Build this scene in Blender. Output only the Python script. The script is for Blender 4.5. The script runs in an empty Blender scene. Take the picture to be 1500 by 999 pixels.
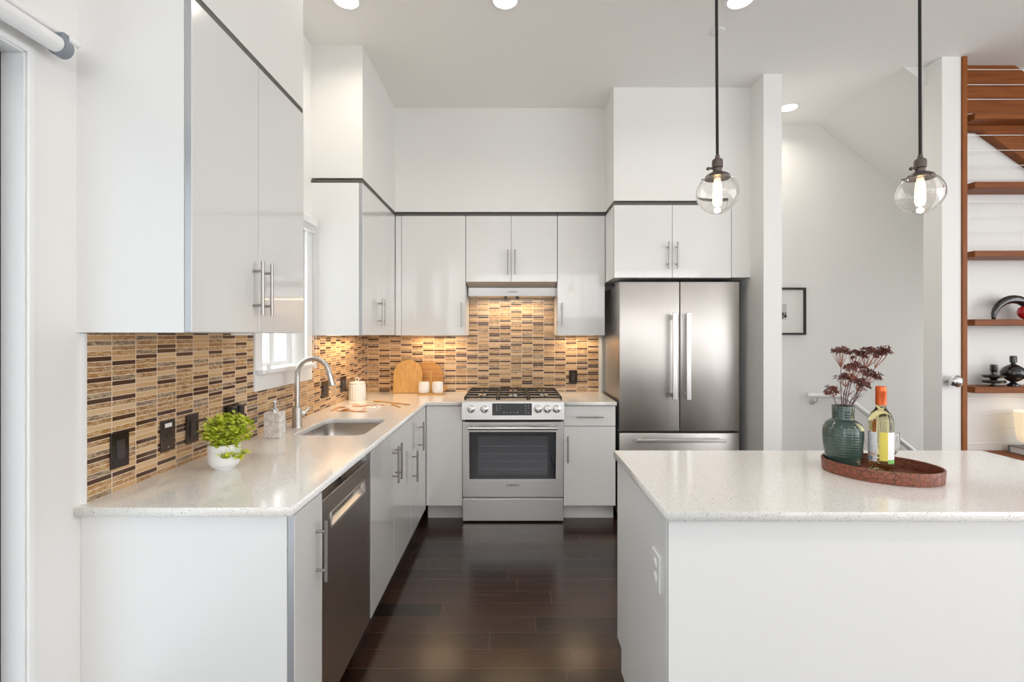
import bpy, bmesh, math, random
from mathutils import Vector, Matrix
PI = math.pi
R = random.Random(7)
SC = bpy.context.scene
COL = SC.collection

# ------------------------------------------------------------------ camera, world, light, exposure
cam_d = bpy.data.cameras.new('camera'); cam = bpy.data.objects.new('camera', cam_d); COL.objects.link(cam)
cam.location = (0, 0, 1.42); cam.rotation_euler = (PI / 2, 0, 0)
cam_d.sensor_width = 36; cam_d.lens = 16.8; cam_d.shift_y = -9.5 / 1500
cam_d.clip_start = 0.02
SC.camera = cam
SC.view_settings.view_transform = 'Standard'; SC.view_settings.look = 'None'
SC.view_settings.gamma = 1.0; SC.view_settings.use_curve_mapping = False
SC.view_settings.exposure = 0.25
SC.cycles.max_bounces = 10; SC.cycles.diffuse_bounces = 6; SC.cycles.glossy_bounces = 5
SC.cycles.transmission_bounces = 10; SC.cycles.transparent_max_bounces = 12
SC.cycles.caustics_reflective = False; SC.cycles.caustics_refractive = False
SC.cycles.sample_clamp_indirect = 6.0
SC.cycles.use_denoising = True
W = bpy.data.worlds.new('overcast_sky'); SC.world = W; W.use_nodes = True
W.node_tree.nodes['Background'].inputs[0].default_value = (0.975, 0.982, 0.995, 1)
W.node_tree.nodes['Background'].inputs[1].default_value = 3.6

def area(name, loc, rot, sx, sy, power, col=(1, 1, 1), spread=180, parent=None, shape='RECTANGLE'):
    d = bpy.data.lights.new(name, 'AREA'); d.shape = shape; d.size = sx; d.size_y = sy
    d.energy = power; d.color = col; d.spread = math.radians(spread)
    o = bpy.data.objects.new(name, d); o.location = loc; o.rotation_euler = rot; COL.objects.link(o)
    return o
def portal(name, loc, rot, sx, sy):            # guides sampling of the sky through an opening; gives no light itself
    o = area(name, loc, rot, sx, sy, 1.0); o.data.cycles.is_portal = True
portal('added_rear_window_portal', (1.955, -5.61, 2.5), (PI / 2, 0, 0), 6.1, 1.3)
portal('added_rear_door_portal', (3.55, -5.61, 0.95), (PI / 2, 0, 0), 0.8, 1.75)
portal('glass_door_portal', (-1.46, -0.166, 1.085), (0, -PI / 2, 0), 2.17, 2.868)
portal('added_side_window_portal', (5.31, -1.3, 1.6), (0, PI / 2, 0), 2.6, 6.4)
portal('added_left_window_portal', (-1.46, -3.45, 1.7), (0, -PI / 2, 0), 2.8, 2.9)
portal('sink_window_portal', (-1.46, 2.705, 1.67), (0, -PI / 2, 0), 0.86, 0.53)

# ------------------------------------------------------------------ materials
def mat(name, col=(0.8, 0.8, 0.8), rough=0.5, metal=0.0, **kw):
    m = bpy.data.materials.new(name); m.use_nodes = True
    b = m.node_tree.nodes['Principled BSDF']
    b.inputs['Base Color'].default_value = (*col, 1); b.inputs['Roughness'].default_value = rough
    b.inputs['Metallic'].default_value = metal
    for k, v in kw.items():
        b.inputs[k.replace('_', ' ')].default_value = v
    return m
class NT:
    def __init__(s, m): s.t = m.node_tree; s.b = s.t.nodes['Principled BSDF']
    def n(s, typ, **kw):
        x = s.t.nodes.new(typ)
        for k, v in kw.items(): setattr(x, k, v)
        return x
    def l(s, a, b): s.t.links.new(a, b)
    def math(s, op, a, b=None, c=None):
        x = s.n('ShaderNodeMath', operation=op)
        for i, v in enumerate((a, b, c)):
            if v is None: continue
            if isinstance(v, (int, float)): x.inputs[i].default_value = v
            else: s.l(v, x.inputs[i])
        return x.outputs[0]
    def mix(s, f, a, b):
        x = s.n('ShaderNodeMix', data_type='RGBA')
        for i, v in ((0, f), (6, a), (7, b)):
            if isinstance(v, (int, float)): x.inputs[i].default_value = v
            elif isinstance(v, tuple): x.inputs[i].default_value = (*v, 1)
            else: s.l(v, x.inputs[i])
        return x.outputs[2]
    def xyz(s):
        c = s.n('ShaderNodeTexCoord'); x = s.n('ShaderNodeSeparateXYZ'); g = s.n('ShaderNodeNewGeometry')
        s.l(g.outputs['Position'], x.inputs[0]); return x.outputs
    def comb(s, a, b, c=0.0):
        x = s.n('ShaderNodeCombineXYZ')
        for i, v in enumerate((a, b, c)):
            if isinstance(v, (int, float)): x.inputs[i].default_value = v
            else: s.l(v, x.inputs[i])
        return x.outputs[0]
    def noise(s, vec, scale, detail=3):
        x = s.n('ShaderNodeTexNoise'); x.inputs['Scale'].default_value = scale; x.inputs['Detail'].default_value = detail
        if vec is not None: s.l(vec, x.inputs['Vector'])
        return x.outputs[0]
    def bump(s, h, strength, dist=0.001):
        x = s.n('ShaderNodeBump'); x.inputs['Strength'].default_value = strength; x.inputs['Distance'].default_value = dist
        s.l(h, x.inputs['Height']); s.l(x.outputs[0], s.b.inputs['Normal'])
    def base(s, c): s.l(c, s.b.inputs['Base Color'])

def wall_mat(name, col, rough=0.6):
    m = mat(name, col, rough); t = NT(m); g = t.n('ShaderNodeNewGeometry')
    t.bump(t.noise(g.outputs['Position'], 180, 2), 0.05, 0.001); return m
M = {}
M['wall'] = wall_mat('wall_paint', (0.82, 0.812, 0.79))
M['ceil'] = wall_mat('ceiling_paint', (0.90, 0.89, 0.865), 0.7)
M['trim'] = mat('white_trim_paint', (0.86, 0.86, 0.86), 0.35)
M['gloss'] = mat('white_gloss_laminate', (0.775, 0.77, 0.757), 0.13, Coat_Weight=0.7, Coat_Roughness=0.04)
M['panel'] = mat('white_satin_panel', (0.84, 0.84, 0.835), 0.3)
M['kick'] = mat('toe_kick_white', (0.72, 0.72, 0.71), 0.35)
M['edge'] = mat('silver_edge_band', (0.50, 0.51, 0.54), 0.35, 0.6)
M['gap_shade'] = mat('soffit_gap_shade', (0.10, 0.095, 0.085), 0.5)
M['chrome'] = mat('chrome', (0.80, 0.80, 0.81), 0.08, 1.0)
M['nickel'] = mat('brushed_nickel', (0.60, 0.58, 0.55), 0.3, 1.0)
M['pull'] = mat('brushed_pull_steel', (0.40, 0.38, 0.36), 0.3, 1.0)
M['black'] = mat('black_plastic', (0.012, 0.012, 0.013), 0.3)
M['bronze_plate'] = mat('dark_bronze_plate', (0.035, 0.023, 0.017), 0.18, 0.3)
M['bronze_part'] = mat('dark_brown_switch', (0.05, 0.038, 0.035), 0.25)
M['iron'] = mat('black_cast_iron', (0.035, 0.028, 0.024), 0.4, 0.3)
M['oven_glass'] = mat('dark_oven_glass', (0.012, 0.013, 0.018), 0.03, Specular_IOR_Level=0.9)
M['oven_inner'] = mat('oven_window_tint', (0.05, 0.053, 0.062), 0.05, Specular_IOR_Level=0.9)
M['white_plastic'] = mat('white_plastic', (0.85, 0.85, 0.85), 0.3)
M['ceramic'] = mat('white_ceramic', (0.84, 0.83, 0.82), 0.25)
M['pot'] = mat('pot_ceramic', (0.84, 0.84, 0.86), 0.3)
M['soil'] = mat('soil', (0.03, 0.022, 0.016), 0.9)
M['grey_plastic'] = mat('grey_plastic', (0.24, 0.26, 0.30), 0.4)
M['dark_frame'] = mat('dark_door_frame', (0.035, 0.04, 0.055), 0.35)
M['cord'] = mat('black_fabric_cord', (0.018, 0.016, 0.015), 0.8)
M['socket'] = mat('aged_pewter_socket', (0.13, 0.105, 0.095), 0.4, 0.7)
M['frame_black'] = mat('black_picture_frame', (0.022, 0.02, 0.018), 0.4)
M['paper'] = mat('mat_board', (0.80, 0.80, 0.77), 0.8)
M['black_glaze'] = mat('black_glaze', (0.012, 0.012, 0.012), 0.08, Coat_Weight=0.6)
M['red_glaze'] = mat('red_glaze', (0.52, 0.012, 0.02), 0.12, Coat_Weight=0.5)
M['copper_foil'] = mat('copper_orange_foil', (0.72, 0.13, 0.035), 0.28, 0.55)
M['brass'] = mat('brass', (0.68, 0.46, 0.18), 0.25, 1.0)
M['cable'] = mat('steel_cable', (0.70, 0.70, 0.70), 0.3, 0.9)
M['print_grey'] = mat('display_print', (0.55, 0.55, 0.55), 0.5)
M['logo'] = mat('dark_logo_print', (0.03, 0.03, 0.035), 0.5)
M['stem'] = mat('purple_brown_stem', (0.13, 0.06, 0.075), 0.6)
M['flower'] = mat('russet_dried_floret', (0.16, 0.05, 0.04), 0.7)
M['ray'] = mat('rust_flower_ray', (0.34, 0.12, 0.07), 0.6)

def clear_glass(name, col=(1, 1, 1), ior=1.45, rough=0.0):
    return mat(name, col, rough, 0, Transmission_Weight=1.0, IOR=ior)
M['globe'] = clear_glass('clear_globe_glass', (1.0, 0.99, 0.98), 1.42)
M['bulb_glass'] = clear_glass('bulb_glass', (1.0, 0.97, 0.9), 1.2)
M['bulb_glass'].node_tree.nodes['Principled BSDF'].inputs['Emission Color'].default_value = (1, 0.84, 0.58, 1)
M['bulb_glass'].node_tree.nodes['Principled BSDF'].inputs['Emission Strength'].default_value = 0.55
M['wine'] = clear_glass('pale_wine_glass', (0.97, 0.90, 0.50), 1.38)
M['crystal'] = clear_glass('clear_crystal', (1, 1, 1), 1.45)
def pane_glass(name, tint=(0.96, 0.98, 0.98)):
    m = bpy.data.materials.new(name); m.use_nodes = True; t = m.node_tree
    for n in list(t.nodes): t.nodes.remove(n)
    o = t.nodes.new('ShaderNodeOutputMaterial'); mx = t.nodes.new('ShaderNodeMixShader'); mx.inputs[0].default_value = 0.07
    a = t.nodes.new('ShaderNodeBsdfTransparent'); g = t.nodes.new('ShaderNodeBsdfGlossy'); g.inputs['Roughness'].default_value = 0.01
    a.inputs[0].default_value = (*tint, 1)
    t.links.new(a.outputs[0], mx.inputs[1]); t.links.new(g.outputs[0], mx.inputs[2])
    t.links.new(mx.outputs[0], o.inputs[0]); return m
M['pane'] = pane_glass('window_pane_glass'); M['door_pane'] = pane_glass('dimming_door_glass', (0.66, 0.69, 0.70))  # tint of the door glass is added to dim its daylight
def emit(name, col, s):
    m = mat(name, col, 0.5); b = m.node_tree.nodes['Principled BSDF']
    b.inputs['Emission Color'].default_value = (*col, 1); b.inputs['Emission Strength'].default_value = s; return m
M['lamp'] = emit('recessed_diffuser', (1.0, 0.97, 0.90), 4.0)
M['filament'] = emit('glowing_filament', (1.0, 0.72, 0.36), 60.0)
M['bar_light'] = emit('light_bar_diffuser', (1.0, 0.80, 0.52), 3.0)
M['candle_glow'] = emit('lit_cream_shade', (0.95, 0.80, 0.55), 0.45)
def steel(name, axis, col=(0.56, 0.54, 0.52), rough=0.24, wob=0.0):
    m = mat(name, col, rough, 1.0); t = NT(m); x = t.xyz()
    sc = {'h': (3, 3, 1500), 'v': (1500, 1500, 3)}[axis]
    v = t.comb(t.math('MULTIPLY', x[0], sc[0]), t.math('MULTIPLY', x[1], sc[1]), t.math('MULTIPLY', x[2], sc[2]))
    n = t.noise(v, 1.0, 2)
    r = t.n('ShaderNodeMapRange'); t.l(n, r.inputs[0]); r.inputs[3].default_value = rough - 0.02; r.inputs[4].default_value = rough + 0.03
    t.l(r.outputs[0], t.b.inputs['Roughness'])
    if wob:
        h = t.noise(t.comb(t.math('MULTIPLY', x[0], 5.0), t.math('MULTIPLY', x[1], 3.0), t.math('MULTIPLY', x[2], 1.6)), 1.0, 2)
        t.bump(h, 1.0, wob)
    t.b.inputs['Anisotropic'].default_value = 0.4
    return m
M['steel'] = steel('brushed_steel', 'h', (0.76, 0.75, 0.74), 0.36)
M['steel'].node_tree.nodes['Principled BSDF'].inputs['Metallic'].default_value = 0.75
M['steel_fridge'] = steel('fridge_steel', 'v', (0.50, 0.47, 0.445), 0.34, 0.004)
M['steel_dark'] = steel('dishwasher_steel', 'v', (0.50, 0.43, 0.385), 0.34, 0.004)
M['steel_bright'] = mat('bright_steel', (0.72, 0.71, 0.70), 0.28, 1.0)
M['sink'] = steel('sink_steel', 'h', (0.60, 0.58, 0.56), 0.24)

def quartz():
    m = mat('speckled_quartz', (0.8, 0.78, 0.75), 0.12, Coat_Weight=0.2, Coat_Roughness=0.05); t = NT(m)
    g = t.n('ShaderNodeNewGeometry'); p = g.outputs['Position']
    v = t.n('ShaderNodeTexVoronoi'); v.inputs['Scale'].default_value = 420; t.l(p, v.inputs['Vector'])
    wn = t.n('ShaderNodeTexWhiteNoise'); t.l(v.outputs['Color'], wn.inputs['Vector'])
    r = t.n('ShaderNodeValToRGB'); r.color_ramp.interpolation = 'CONSTANT'; e = r.color_ramp.elements
    e[0].position = 0; e[0].color = (0.86, 0.835, 0.80, 1); e[1].position = 0.55; e[1].color = (0.90, 0.88, 0.855, 1)
    for q, c in ((0.86, (0.68, 0.65, 0.61, 1)), (0.94, (0.92, 0.91, 0.89, 1)), (0.985, (0.32, 0.30, 0.28, 1))):
        k = e.new(q); k.color = c
    t.l(wn.outputs[0], r.inputs[0])
    t.base(r.outputs[0]); return m
M['quartz'] = quartz()

def mosaic(name, axis, off):
    m = mat(name, (0.6, 0.4, 0.2), 0.12, Specular_IOR_Level=0.6); t = NT(m); x = t.xyz()
    u = t.math('DIVIDE', t.math('SUBTRACT', x[axis], off), 0.0975); v = t.math('DIVIDE', t.math('SUBTRACT', x[2], 0.9105), 0.0163)
    iu = t.math('FLOOR', u); iv = t.math('FLOOR', v); fu = t.math('FRACT', u); fv = t.math('FRACT', v)
    # dark rows recur with a hashed beat in each column so that they are spread, not clumped
    wn = t.n('ShaderNodeTexWhiteNoise', noise_dimensions='3D'); t.l(t.comb(iu, iv, 3.37 + axis), wn.inputs['Vector'])
    wc = t.n('ShaderNodeTexWhiteNoise', noise_dimensions='3D'); t.l(t.comb(iu, 11.0, 5.0 + axis), wc.inputs['Vector'])
    ph = t.math('FRACT', t.math('ADD', t.math('ADD', t.math('MULTIPLY', iv, 0.2747), t.math('MULTIPLY', wc.outputs[0], 7.0)), t.math('MULTIPLY', wn.outputs[0], 0.30)))
    r = t.n('ShaderNodeValToRGB'); r.color_ramp.interpolation = 'CONSTANT'; e = r.color_ramp.elements
    e[0].position = 0; e[0].color = (0.075, 0.030, 0.017, 1); e[1].position = 0.22; e[1].color = (0.19, 0.125, 0.088, 1)
    for q, c in ((0.33, (0.62, 0.39, 0.195, 1)), (0.45, (0.38, 0.185, 0.06, 1)), (0.64, (0.66, 0.45, 0.26, 1)), (0.80, (0.30, 0.145, 0.055, 1))):
        k = e.new(q); k.color = c
    t.l(ph, r.inputs[0])
    g = t.n('ShaderNodeNewGeometry')
    nv = t.n('ShaderNodeVectorMath', operation='MULTIPLY'); t.l(g.outputs['Position'], nv.inputs[0]); nv.inputs[1].default_value = (1, 1, 3.4)
    wv = t.n('ShaderNodeTexNoise'); wv.inputs['Scale'].default_value = 42; wv.inputs['Detail'].default_value = 2; wv.inputs['Distortion'].default_value = 1.2; t.l(nv.outputs[0], wv.inputs['Vector'])
    crk = t.math('MINIMUM', t.math('MAXIMUM', t.math('MULTIPLY', t.math('SUBTRACT', wv.outputs[0], 0.42), 5.0), 0.0), 1.0)
    is_gold = t.math('MULTIPLY', t.math('GREATER_THAN', ph, 0.45), t.math('LESS_THAN', ph, 0.64))
    is_gold2 = t.math('MULTIPLY', t.math('GREATER_THAN', ph, 0.22), t.math('LESS_THAN', ph, 0.33))
    is_g3 = t.math('GREATER_THAN', ph, 0.80)
    tex = t.math('MAXIMUM', t.math('MAXIMUM', is_gold, is_gold2), is_g3)
    light = t.mix(t.math('MULTIPLY', tex, crk), r.outputs[0], t.mix(0.42, r.outputs[0], (0.95, 0.74, 0.45)))
    gr = t.math('MAXIMUM', t.math('LESS_THAN', fu, 0.034), t.math('LESS_THAN', fv, 0.15))
    t.base(t.mix(gr, light, (0.74, 0.60, 0.45)))
    t.l(t.math('ADD', 0.14, t.math('MULTIPLY', gr, 0.5)), t.b.inputs['Roughness'])
    h = t.math('ADD', t.math('MULTIPLY', t.math('SUBTRACT', 1.0, gr), 1.0), t.math('MULTIPLY', t.math('MULTIPLY', tex, crk), 0.5))
    t.bump(h, 0.35, 0.001)
    return m
M['mosaic_left'] = mosaic('mosaic_tile_left', 1, 1.5294)
M['mosaic_back'] = mosaic('mosaic_tile_back', 0, -1.28)

def planks():
    m = mat('dark_wood_planks', (0.03, 0.02, 0.015), 0.28, Coat_Weight=0.15, Coat_Roughness=0.15); t = NT(m); x = t.xyz()
    v = t.math('DIVIDE', t.math('SUBTRACT', x[1], 2.031), 0.1235); iv = t.math('FLOOR', v); fv = t.math('FRACT', v)
    wc = t.n('ShaderNodeTexWhiteNoise', noise_dimensions='3D'); t.l(t.comb(iv, 4.0, 1.0), wc.inputs['Vector'])
    u = t.math('ADD', t.math('DIVIDE', x[0], 1.15), t.math('MULTIPLY', wc.outputs[0], 9.0)); iu = t.math('FLOOR', u); fu = t.math('FRACT', u)
    wn = t.n('ShaderNodeTexWhiteNoise', noise_dimensions='3D'); t.l(t.comb(iu, iv, 2.0), wn.inputs['Vector'])
    gn = t.noise(t.comb(t.math('MULTIPLY', x[0], 3.0), t.math('MULTIPLY', x[1], 60.0), wn.outputs[0]), 1.0, 4)
    f = t.math('ADD', t.math('MULTIPLY', wn.outputs[0], 0.85), t.math('MULTIPLY', gn, 0.3))
    c = t.mix(f, (0.008, 0.005, 0.004), (0.052, 0.022, 0.013))
    seam_highlight = t.math('MAXIMUM', t.math('LESS_THAN', fv, 0.016), t.math('LESS_THAN', fu, 0.0022))
    t.base(t.mix(t.math('MULTIPLY', seam_highlight, 0.8), c, (0.14, 0.10, 0.08)))  # lighter seam lines paint the highlight on the plank bevels
    t.l(t.math('ADD', 0.17, t.math('MULTIPLY', gn, 0.14)), t.b.inputs['Roughness'])
    t.bump(gn, 0.05, 0.001); return m
M['planks'] = planks()

def wood(name, c1, c2, axis=0, rough=0.4, sc=1.0):
    m = mat(name, c1, rough); t = NT(m); g = t.n('ShaderNodeTexCoord')
    v = t.n('ShaderNodeVectorMath', operation='MULTIPLY'); t.l(g.outputs['Object'], v.inputs[0])
    s = [40 * sc] * 3; s[axis] = 3 * sc; v.inputs[1].default_value = s
    n = t.noise(v.outputs[0], 1.0, 4)
    r = t.n('ShaderNodeMapRange'); t.l(n, r.inputs[0]); r.inputs[1].default_value = 0.3; r.inputs[2].default_value = 0.7
    t.base(t.mix(r.outputs[0], c1, c2)); return m
M['mahogany'] = wood('red_brown_mahogany', (0.30, 0.088, 0.016), (0.18, 0.048, 0.009), 0, 0.5)
M['mahogany_v'] = wood('red_brown_mahogany_upright', (0.31, 0.094, 0.017), (0.21, 0.06, 0.011), 2, 0.5)
for q in ('mahogany', 'mahogany_v'): M[q].node_tree.nodes['Principled BSDF'].inputs['Specular IOR Level'].default_value = 0.3
M['board'] = wood('pale_bamboo', (0.66, 0.40, 0.14), (0.55, 0.29, 0.075), 2, 0.45, 2.0)
M['board2'] = wood('acacia_board', (0.62, 0.33, 0.10), (0.36, 0.15, 0.04), 0, 0.45, 0.7)
M['spoon'] = wood('light_beech', (0.62, 0.38, 0.17), (0.50, 0.27, 0.10), 0, 0.5, 2.0)
def leather():
    m = mat('red_brown_croc_leather', (0.2, 0.06, 0.04), 0.38); t = NT(m); g = t.n('ShaderNodeTexCoord')
    v = t.n('ShaderNodeTexVoronoi', feature='DISTANCE_TO_EDGE'); v.inputs['Scale'].default_value = 55; t.l(g.outputs['Object'], v.inputs['Vector'])
    d = t.math('MINIMUM', t.math('MULTIPLY', v.outputs[0], 14.0), 1.0)
    t.base(t.mix(d, (0.06, 0.019, 0.012), (0.24, 0.070, 0.036))); t.bump(d, 0.5, 0.002); return m
M['leather'] = leather()
def glaze():
    m = mat('green_glazed_stoneware', (0.05, 0.11, 0.09), 0.08, Coat_Weight=0.5, Coat_Roughness=0.03); t = NT(m); g = t.n('ShaderNodeTexCoord')
    s = t.n('ShaderNodeSeparateXYZ'); t.l(g.outputs['Object'], s.inputs[0])
    w = t.math('SINE', t.math('MULTIPLY', s.outputs[2], 650.0)); n = t.noise(g.outputs['Object'], 14, 3)
    t.base(t.mix(n, (0.018, 0.045, 0.036), (0.058, 0.098, 0.082))); t.bump(t.math('ADD', w, t.math('MULTIPLY', n, 2.0)), 0.25, 0.0012); return m
M['glaze'] = glaze()
def marble():
    m = mat('pale_onyx', (0.75, 0.72, 0.68), 0.25); t = NT(m); g = t.n('ShaderNodeTexCoord')
    n = t.noise(g.outputs['Object'], 26, 5); d = t.math('MINIMUM', t.math('MULTIPLY', t.math('ABSOLUTE', t.math('SUBTRACT', n, 0.5)), 16.0), 1.0)
    t.base(t.mix(d, (0.60, 0.55, 0.50), (0.80, 0.77, 0.74))); return m
M['marble'] = marble()
def leaves():
    m = mat('lime_leaf', (0.4, 0.52, 0.03), 0.45); t = NT(m); g = t.n('ShaderNodeTexCoord')
    n = t.noise(g.outputs['Object'], 40, 2)
    r = t.n('ShaderNodeMapRange'); t.l(n, r.inputs[0]); r.inputs[1].default_value = 0.35; r.inputs[2].default_value = 0.65
    t.base(t.mix(r.outputs[0], (0.40, 0.50, 0.035), (0.72, 0.74, 0.09)))
    t.b.inputs['Subsurface Weight'].default_value = 0.1; t.b.inputs['Subsurface Radius'].default_value = (0.004, 0.006, 0.001); return m
M['leaf'] = leaves()
def magazine():
    m = mat('printed_page', (0.8, 0.8, 0.8), 0.25); t = NT(m); g = t.n('ShaderNodeTexCoord')
    n = t.noise(g.outputs['Object'], 9, 4); r = t.n('ShaderNodeValToRGB'); e = r.color_ramp.elements
    e[0].position = 0.36; e[0].color = (0.30, 0.09, 0.03, 1); e[1].position = 0.47; e[1].color = (0.62, 0.36, 0.20, 1)
    k = e.new(0.52); k.color = (0.84, 0.82, 0.80, 1); k = e.new(0.66); k.color = (0.66, 0.64, 0.64, 1)
    t.l(n, r.inputs[0]); t.base(r.outputs[0]); return m
M['page'] = magazine()
def siding():
    m = mat('white_siding', (0.8, 0.82, 0.83), 0.6); t = NT(m); x = t.xyz()
    f = t.math('FRACT', t.math('DIVIDE', x[2], 0.13)); t.base(t.mix(t.math('LESS_THAN', f, 0.07), (0.86, 0.88, 0.89), (0.5, 0.53, 0.56))); return m
M['siding'] = siding()
def label_mat(name, base, line, green=False):
    m = mat(name, base, 0.5); t = NT(m); x = t.xyz()
    f = t.math('FRACT', t.math('DIVIDE', x[2], 0.0052)); body = t.math('GREATER_THAN', x[2], 0.985)
    n = t.noise(t.comb(t.math('MULTIPLY', x[0], 260.0), t.math('MULTIPLY', x[1], 260.0), t.math('FLOOR', t.math('DIVIDE', x[2], 0.0052))), 1.0, 0)
    ln = t.math('MULTIPLY', t.math('MULTIPLY', t.math('LESS_THAN', f, 0.35), t.math('GREATER_THAN', n, 0.42)), body)
    t.base(t.mix(t.math('MULTIPLY', ln, 0.3), base, line)); return m
M['label_text'] = label_mat('white_back_label', (0.84, 0.84, 0.86), (0.35, 0.35, 0.4))
M['label_white'] = mat('white_front_label', (0.86, 0.86, 0.86), 0.5)
M['label_green'] = mat('green_label_band', (0.22, 0.50, 0.12), 0.5)
M['label_yellow'] = mat('yellow_label', (0.72, 0.60, 0.10), 0.5)
M['label_orange'] = mat('orange_label_print', (0.75, 0.42, 0.25), 0.5)
M['bar_blue'] = mat('grey_blue_label_print', (0.30, 0.36, 0.45), 0.5)
M['photo'] = mat('grey_photo_print', (0.55, 0.55, 0.54), 0.5)
M['cream'] = mat('cream_shade', (0.80, 0.68, 0.46), 0.5)
M['book_cover'] = mat('grey_book_cover', (0.20, 0.19, 0.20), 0.5)

# ------------------------------------------------------------------ mesh helpers
ORG = {}
def obj(name, bm, m, parent=None, smooth=None, kind=None, label=None):
    me = bpy.data.meshes.new(name)
    bmesh.ops.recalc_face_normals(bm, faces=bm.faces)
    if smooth is not None:
        for f in bm.faces: f.smooth = True
        for e in bm.edges:
            if len(e.link_faces) == 2 and e.calc_face_angle(0) > math.radians(smooth): e.smooth = False
    if parent is not None: o0 = ORG[parent.name]
    else:
        vs = [v.co for v in bm.verts]
        o0 = Vector(((min(v.x for v in vs) + max(v.x for v in vs)) / 2, (min(v.y for v in vs) + max(v.y for v in vs)) / 2, min(v.z for v in vs)))
    bmesh.ops.translate(bm, verts=bm.verts, vec=-o0)
    bm.to_mesh(me); bm.free()
    for q in (m if isinstance(m, (list, tuple)) else [m]): me.materials.append(q)
    o = bpy.data.objects.new(name, me); COL.objects.link(o)
    if parent is None: o.location = o0
    else: o.parent = parent
    ORG[o.name] = o0
    if kind: o['kind'] = kind
    if label: o['label'] = label
    return o
def tag(o, label, cat, group=None):
    o['label'] = label; o['category'] = cat
    if group: o['group'] = group
    return o
def thing(name, loc, label, cat, group=None):
    o = bpy.data.objects.new(name, None); COL.objects.link(o); o.location = loc; o.empty_display_size = 0.05
    ORG[o.name] = Vector(loc); return tag(o, label, cat, group)
def BM(): return bmesh.new()
def box(bm, x0, x1, y0, y1, z0, z1, bev=0.0, seg=1, mi=0):
    if x0 > x1: x0, x1 = x1, x0
    if y0 > y1: y0, y1 = y1, y0
    if z0 > z1: z0, z1 = z1, z0
    vs = [bm.verts.new((x, y, z)) for z in (z0, z1) for y in (y0, y1) for x in (x0, x1)]
    fs = [bm.faces.new([vs[i] for i in q]) for q in ((0, 2, 3, 1), (4, 5, 7, 6), (0, 1, 5, 4), (2, 6, 7, 3), (0, 4, 6, 2), (1, 3, 7, 5))]
    for f in fs: f.material_index = mi
    if bev > 0:
        es = list({e for f in fs for e in f.edges})
        bmesh.ops.bevel(bm, geom=es, offset=bev, segments=seg, affect='EDGES', profile=0.5)
    return fs
def bx(x0, x1, y0, y1, z0, z1, bev=0.0, seg=1):
    bm = BM(); box(bm, x0, x1, y0, y1, z0, z1, bev, seg); return bm
def frame_for(d):
    d = d.normalized(); a = Vector((0, 0, 1)) if abs(d.z) < 0.9 else Vector((1, 0, 0))
    u = d.cross(a).normalized(); return u, d.cross(u).normalized()
def tube(bm, pts, rad, seg=10, cap=True, mi=0):
    pts = [Vector(p) for p in pts]; n = len(pts)
    rr = rad if isinstance(rad, (list, tuple)) else [rad] * n
    rings = []; u = None
    for i, p in enumerate(pts):
        d = (pts[min(i + 1, n - 1)] - pts[max(i - 1, 0)]).normalized()
        if u is None: u, w = frame_for(d)
        else:
            u = (u - d * u.dot(d)).normalized(); w = d.cross(u)
        rings.append([bm.verts.new(p + (u * math.cos(2 * PI * k / seg) + w * math.sin(2 * PI * k / seg)) * rr[i]) for k in range(seg)])
    for a, b in zip(rings, rings[1:]):
        for k in range(seg):
            f = bm.faces.new((a[k], a[(k + 1) % seg], b[(k + 1) % seg], b[k])); f.material_index = mi
    if cap:
        for q in (rings[0][::-1], rings[-1]):
            f = bm.faces.new(q); f.material_index = mi
def cyl(bm, p, q, r, seg=16, mi=0): tube(bm, [p, q], r, seg, True, mi)
def lathe(bm, prof, c, seg=32, mi=0, axis='z', flute=None):
    """prof: list of (r, h); r = 0 closes to a point"""
    c = Vector(c); rings = []
    def pt(r, h, a):
        if flute: r = r * (1 + flute[1] * math.cos(flute[0] * a) * (1 if r > flute[2] else 0))
        if axis == 'z': return c + Vector((r * math.cos(a), r * math.sin(a), h))
        if axis == 'y': return c + Vector((r * math.cos(a), h, r * math.sin(a)))
        return c + Vector((h, r * math.cos(a), r * math.sin(a)))
    for r, h in prof:
        if r < 1e-6: rings.append([bm.verts.new(pt(0, h, 0))])
        else: rings.append([bm.verts.new(pt(r, h, 2 * PI * k / seg)) for k in range(seg)])
    for a, b in zip(rings, rings[1:]):
        for k in range(seg):
            k2 = (k + 1) % seg
            if len(a) == 1 and len(b) == 1: continue
            if len(a) == 1: f = bm.faces.new((a[0], b[k2], b[k]))
            elif len(b) == 1: f = bm.faces.new((a[k], a[k2], b[0]))
            else: f = bm.faces.new((a[k], a[k2], b[k2], b[k]))
            f.material_index = mi
def rrect(x0, x1, y0, y1, r, n=6):
    pts = []
    for cx, cy, a0 in ((x1 - r, y1 - r, 0), (x0 + r, y1 - r, PI / 2), (x0 + r, y0 + r, PI), (x1 - r, y0 + r, 1.5 * PI)):
        for k in range(n + 1):
            a = a0 + PI / 2 * k / n; pts.append((cx + r * math.cos(a), cy + r * math.sin(a)))
    return pts
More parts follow.
